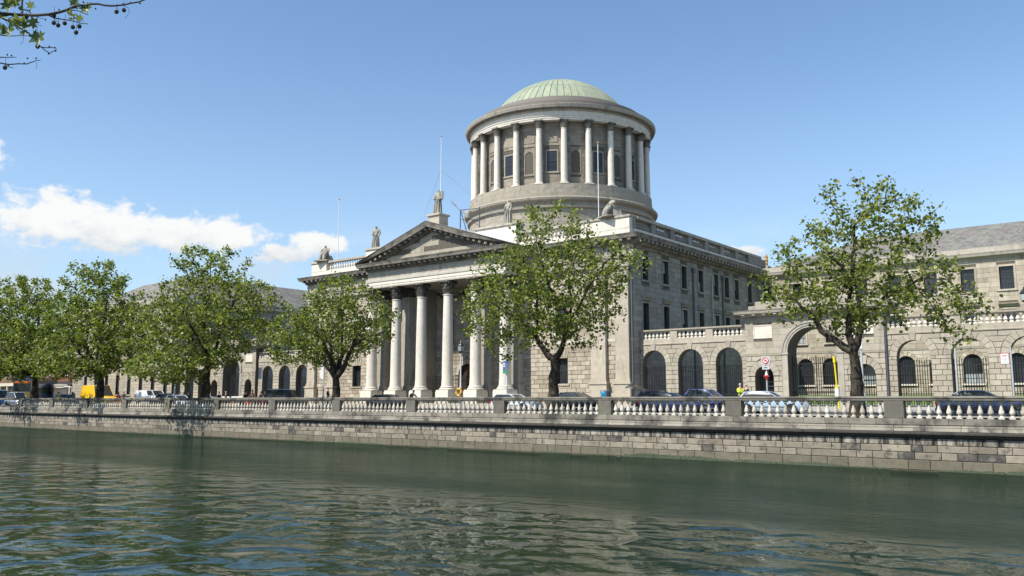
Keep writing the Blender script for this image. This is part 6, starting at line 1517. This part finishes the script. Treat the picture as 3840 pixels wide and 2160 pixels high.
tree('large dense plane tree casting shade on the river wall, third from the left', -75.4, 47.0,
     [[(0, 0, 0), (.05, 0, 1.6), (.15, 0, 3.6)], [(.05, 0, 2.9), (-1.5, -.2, 3.5), (-3.0, -.6, 4.2), (-5.2, -.8, 5.2)], [(.15, 0, 3.6), (-.6, .1, 5.6), (-.9, 0, 9.0), (-.3, .1, 12.6)], [(.15, 0, 3.6), (1.2, 0, 5.2), (2.3, 0, 7.4), (4.2, 0, 10.2)], [(-.5, 0, 5.4), (-3, -.4, 7.4), (-5.5, -.4, 9.6)], [(.8, 0, 4.8), (1.4, -1.8, 6.4), (1.2, -3, 8.4)]],
     [(-1.2, 0, 8.8, 8.4, 6.0, 4.8, 7), (-.4, 0, 13.2, 5.2, 4.4, 3.4, 2.2), (-6.5, -.5, 6.2, 5.0, 5.2, 3.4, 2.8), (5.6, 0, 9.2, 4.4, 4.2, 3.6, 2.2), (-3.0, -2.2, 4.2, 5.4, 3.6, 1.7, 1.8), (-.6, -5.2, 3.9, 4.6, 2.4, 1.6, 2.6), (3.5, -.8, 5.2, 3.0, 3.0, 1.6, .8)], 2000, 15500, 14, .58, .29)
tree('dense plane tree with a dark crown, second from the left', -96.6, 47.0,
     [[(0, 0, 0), (0, 0, 1.8), (.1, 0, 3.8)], [(.1, 0, 3.6), (-2.2, 0, 5.4), (-4.4, 0, 7.4)], [(.1, 0, 3.8), (-.2, 0, 7.4), (.3, 0, 12.0)], [(.1, 0, 3.6), (2.2, 0, 5.6), (3.6, 0, 9.0)], [(0, 0, 3.6), (.2, -2, 5.2), (-.4, -3.4, 7.4)]],
     [(-1.5, 0, 8.8, 9.0, 6.2, 5.4, 7), (-2.5, 0, 14.0, 5.0, 4.2, 3.2, 2.0), (-6.0, -1, 5.4, 5.4, 5.0, 2.9, 2.2), (4.6, 0, 8.0, 3.8, 4.2, 4.2, 2.2), (2.0, -2, 4.6, 4.2, 3.4, 1.7, 1.2), (-.5, -5.0, 4.6, 5, 2.2, 1.5, .9)], 1900, 16000, 15, .58, .32)
tree('dense plane tree at the left edge of the picture', -113.4, 47.0,
     [[(0, 0, 0), (0, 0, 1.8), (-.1, 0, 3.6)], [(-.1, 0, 3.4), (-2.4, 0, 5.6), (-5.0, 0, 7.8)], [(-.1, 0, 3.6), (0, 0, 7.6), (-.6, 0, 12.5)], [(-.1, 0, 3.4), (1.8, 0, 5.4), (3.4, 0, 8.6)], [(0, 0, 3.4), (-.4, -2, 5.0), (-1, -3.4, 7.0)]],
     [(-4, 0, 9.4, 9.5, 6.4, 6.0, 7), (-5.5, 0, 14.2, 6, 4.6, 3.2, 2.0), (-8.5, -1, 6.0, 6, 5.0, 3.2, 2.2), (2.8, 0, 9.0, 3.6, 4.2, 4.6, 2.2), (0, -2, 4.8, 6, 3.6, 1.8, 1.4), (1, -5.0, 4.6, 5, 2.2, 1.5, .9)], 1900, 16500, 16, .58, .34)
tree('plane tree beyond the left edge, its crown joining the leftmost one', -134, 47.0,
     [[(0, 0, 0), (0, 0, 1.8), (-.1, 0, 3.6)], [(-.1, 0, 3.4), (-2.4, 0, 5.6), (-5.0, 0, 7.8)], [(-.1, 0, 3.6), (0, 0, 7.6), (-.6, 0, 12.5)], [(-.1, 0, 3.4), (2.8, 0, 5.4), (4.4, 0, 8.6)]],
     [(-1, 0, 9.4, 9.5, 6.4, 6.0, 7), (0, 0, 13.6, 6, 4.6, 3.0, 2.0)], 900, 7000, 17, .55, .36)

# ------------------------------------------------------------------ overhanging bough near the camera, top left
T = thing('plane_tree', 'plane tree bough with lobed leaves and hanging seed balls reaching in at top left', 'tree', (-14.2, 1.0, -1.0))
yaw, pit = R(38.4), R(7.45)
cf = Vector((-math.sin(yaw)*math.cos(pit), math.cos(yaw)*math.cos(pit), math.sin(pit))); cr = Vector((math.cos(yaw), math.sin(yaw), 0)); cu_ = cr.cross(cf)
br0 = Vector((-8.79, 3.01, 4.3))              # where the bough comes into view, ten metres out
def bp(px, py, dd=0.0):                       # bough layout in its own hanging plane, metres per layout unit
    return br0+cr*(px*.00257)+cu_*(-(py-66)*.00257)+cf*(dd+px*.0003)
def bough(pts, r0, r1, nm='branch'):
    mb = MB(); pp = [bp(*p_) for p_ in pts]; out = []
    for a, b_ in zip(pp, pp[1:]): out += [a, a.lerp(b_, .5)+Vector((random.uniform(-.006, .006), random.uniform(-.006, .006), random.uniform(-.006, .006)))]
    out.append(pp[-1]); n = len(out); mb.tube(out, [r0+(r1-r0)*i/(n-1) for i in range(n)], 6); return part(nm, mb, 'bark', T, smooth=True)
S4 = 1/4.025
def q4(l, dd=0): return [(a*S4, b_*S4, dd) for a, b_ in l]
mb = MB(); mb.tube([(-14.2, 1.0, -1.0), (-14.1, 1.0, 2.0), (-14.0, 1.05, 4.5), (-13.6, 1.2, 7.0)], [.38, .32, .26, .15], 12); part('trunk', mb, 'bark', T, smooth=True)
mb = MB(); mb.tube([(-14.0, 1.05, 3.6), (-12.3, 1.6, 4.2), (-10.2, 2.4, 4.35), tuple(br0-cr*.02)], [.15, .09, .05, .018], 8); part('limb', mb, 'bark', T, smooth=True)
for pts, r0, r1, dd in (([(-20, 262), (200, 268), (430, 275), (780, 255), (950, 215), (1170, 115), (1330, 95), (1510, 65), (1710, 88), (1890, 65), (2110, 12), (2200, -30)], .016, .006, 0), ([(30, 270), (180, 350), (380, 475), (480, 530), (560, 640), (640, 730), (700, 780), (785, 830)], .009, .004, .05), ([(640, 730), (800, 735), (870, 745)], .005, .003, .05), ([(785, 815), (880, 765)], .004, .003, .05),
                    ([(790, 265), (900, 310), (1080, 330), (1270, 375), (1370, 380)], .007, .003, 0), ([(410, 275), (400, 100), (430, -40)], .009, .006, .02), ([(1080, 180), (1230, 185), (1370, 240)], .005, .003, 0), ([(340, 160), (480, 195), (530, 260)], .007, .004, .03), ([(-20, 545), (150, 560), (400, 548)], .006, .003, .1),
                    ([(-20, 880), (100, 888), (250, 880)], .006, .003, .1), ([(-20, 970), (150, 995), (400, 980), (500, 940), (600, 920)], .007, .003, .1), ([(30, 975), (120, 1020), (210, 1045)], .005, .003, .1), ([(1770, 88), (1810, 130), (1825, 190)], .002, .0015, 0), ([(1880, 65), (1960, 110), (1970, 170), (1900, 270)], .002, .0015, 0), ([(840, 265), (900, 350), (940, 380)], .003, .002, 0), ([(600, 280), (730, 325)], .004, .002, 0), ([(540, 950), (555, 1010), (530, 1050)], .002, .0015, .1), ([(350, 560), (350, 640), (310, 695)], .002, .0015, .1), ([(1230, 430), (1200, 540), (1170, 590)], .002, .0015, 0), ([(190, 340), (250, 300), (310, 290)], .004, .003, .03)):
    bough(q4(pts, dd), r0, r1)
for a, b_ in ((1770, 172), (1880, 142), (862, 375), (925, 410), (1020, 375), (1137, 430), (1232, 415), (1183, 510), (525, -5), (470, 300), (630, 745), (38, 605), (165, 1080), (865, 265)):
    mb = MB(); c = bp(a*S4, b_*S4, .01); mb.ball(c, .0205, 12, 8, (1, 1, 1.08))
    o = part('seed_ball', mb, 'seed_ball', T, smooth=True)
    mb = MB(); mb.tube([c+Vector((0, 0, .028)), c+Vector((.006, 0, .06)), c+Vector((-.004, 0, .095))], .0018, 4); part('stalk', mb, 'bark', o)
def plane_leaf(a, b_, size, rot, tilt, curl, fold=.25):
    """lobed leaf: five pointed lobes, mid veins, cupped"""
    lobes = [(-150, .55), (-118, .40), (-95, .74), (-72, .46), (-48, .88), (-24, .52), (0, 1.05), (24, .52), (48, .88), (72, .46), (95, .74), (118, .40), (150, .55)]
    M_ = Matrix.Rotation(rot, 3, cf) @ Matrix.Rotation(tilt, 3, cr)
    ex, ey, ez = M_ @ cr, M_ @ cu_, M_ @ cf; c = bp(a*S4, b_*S4, .0); mb = MB(); s_ = size
    P_ = lambda x_, y_: c+ex*(x_*s_)+ey*(y_*s_)+ez*(s_*(curl*(x_*x_+y_*y_)-fold*abs(x_)))
    vs = [P_(0, -.2)]; pol = [(r_*math.sin(R(an)), r_*math.cos(R(an))-.2) for an, r_ in lobes]
    vs += [P_(x_*.5, (y_+.2)*.5-.2) for x_, y_ in pol]+[P_(x_, y_) for x_, y_ in pol]
    n = len(pol); fs = [(0, 1+i, 2+i) for i in range(n-1)]+[(1+i, 1+n+i, 2+n+i, 2+i) for i in range(n-1)]
    mb.add(vs, fs); o = part('leaf', mb, 'leaves_lit' if curl > .28 else 'leaves_shaded', T)
    mb = MB(); mb.tube([P_(0, -.2), P_(0, -.55)+ez*(.1*s_), P_(.05, -.95)], .0022, 4); part('leaf_stalk', mb, 'bark', o)
rl = random.Random(3)
for a, b_, s_, rot, tilt, curl in ((235, 60, .115, .3, 1.0, .3), (230, 150, .105, 2.9, .35, -.2), (330, 50, .09, -.9, .9, .35), (535, 120, .055, -1.2, .9, .3), (1175, 65, .085, .8, .3, .2), (1350, 150, .095, 2.7, .4, -.25), (1120, 240, .085, .5, 1.1, .4), (1235, 290, .055, -.6, .7, .3),
                                   (380, 370, .11, -.2, 1.05, .35), (300, 420, .10, .6, .95, .3), (230, 520, .12, 2.8, .3, -.25), (470, 440, .085, 3.4, .7, .2), (570, 385, .08, -1.2, .4, .2), (440, 545, .06, 3.0, .5, .2), (650, 630, .115, 3.0, .25, -.2), (620, 540, .05, .4, .9, .2), (20, 490, .10, 1.2, .6, .2), (25, 760, .085, 2.6, .5, -.2), (20, 640, .06, 2.0, .9, .2), (110, 500, .08, 2.2, .5, -.2), (160, 300, .07, 3.6, .6, -.1), (420, 190, .06, 1.0, .7, -.1), (90, 30, .08, 3.1, .5, -.2), (300, -30, .1, .4, .8, .3), (1130, 310, .05, 3.3, .9, .2)):
    plane_leaf(a, b_, s_*1.08, rot, tilt, curl)
mb = MB()
for a, b_ in ((1280, 40), (1460, 130), (1970, 15), (1860, 40), (2110, 25), (190, 880), (250, 890), (600, 920), (480, 925), (430, 1000), (780, 845), (870, 750), (880, 800), (790, 735), (735, 325), (510, 190), (1200, 10), (75, 330), (930, 165), (205, 1040)):
    c = bp(a*S4, b_*S4, .02); mb.ball(c, .008, 6, 4, (1, 1, 1.3))
stuffpart('buds', mb, 'bark', T)
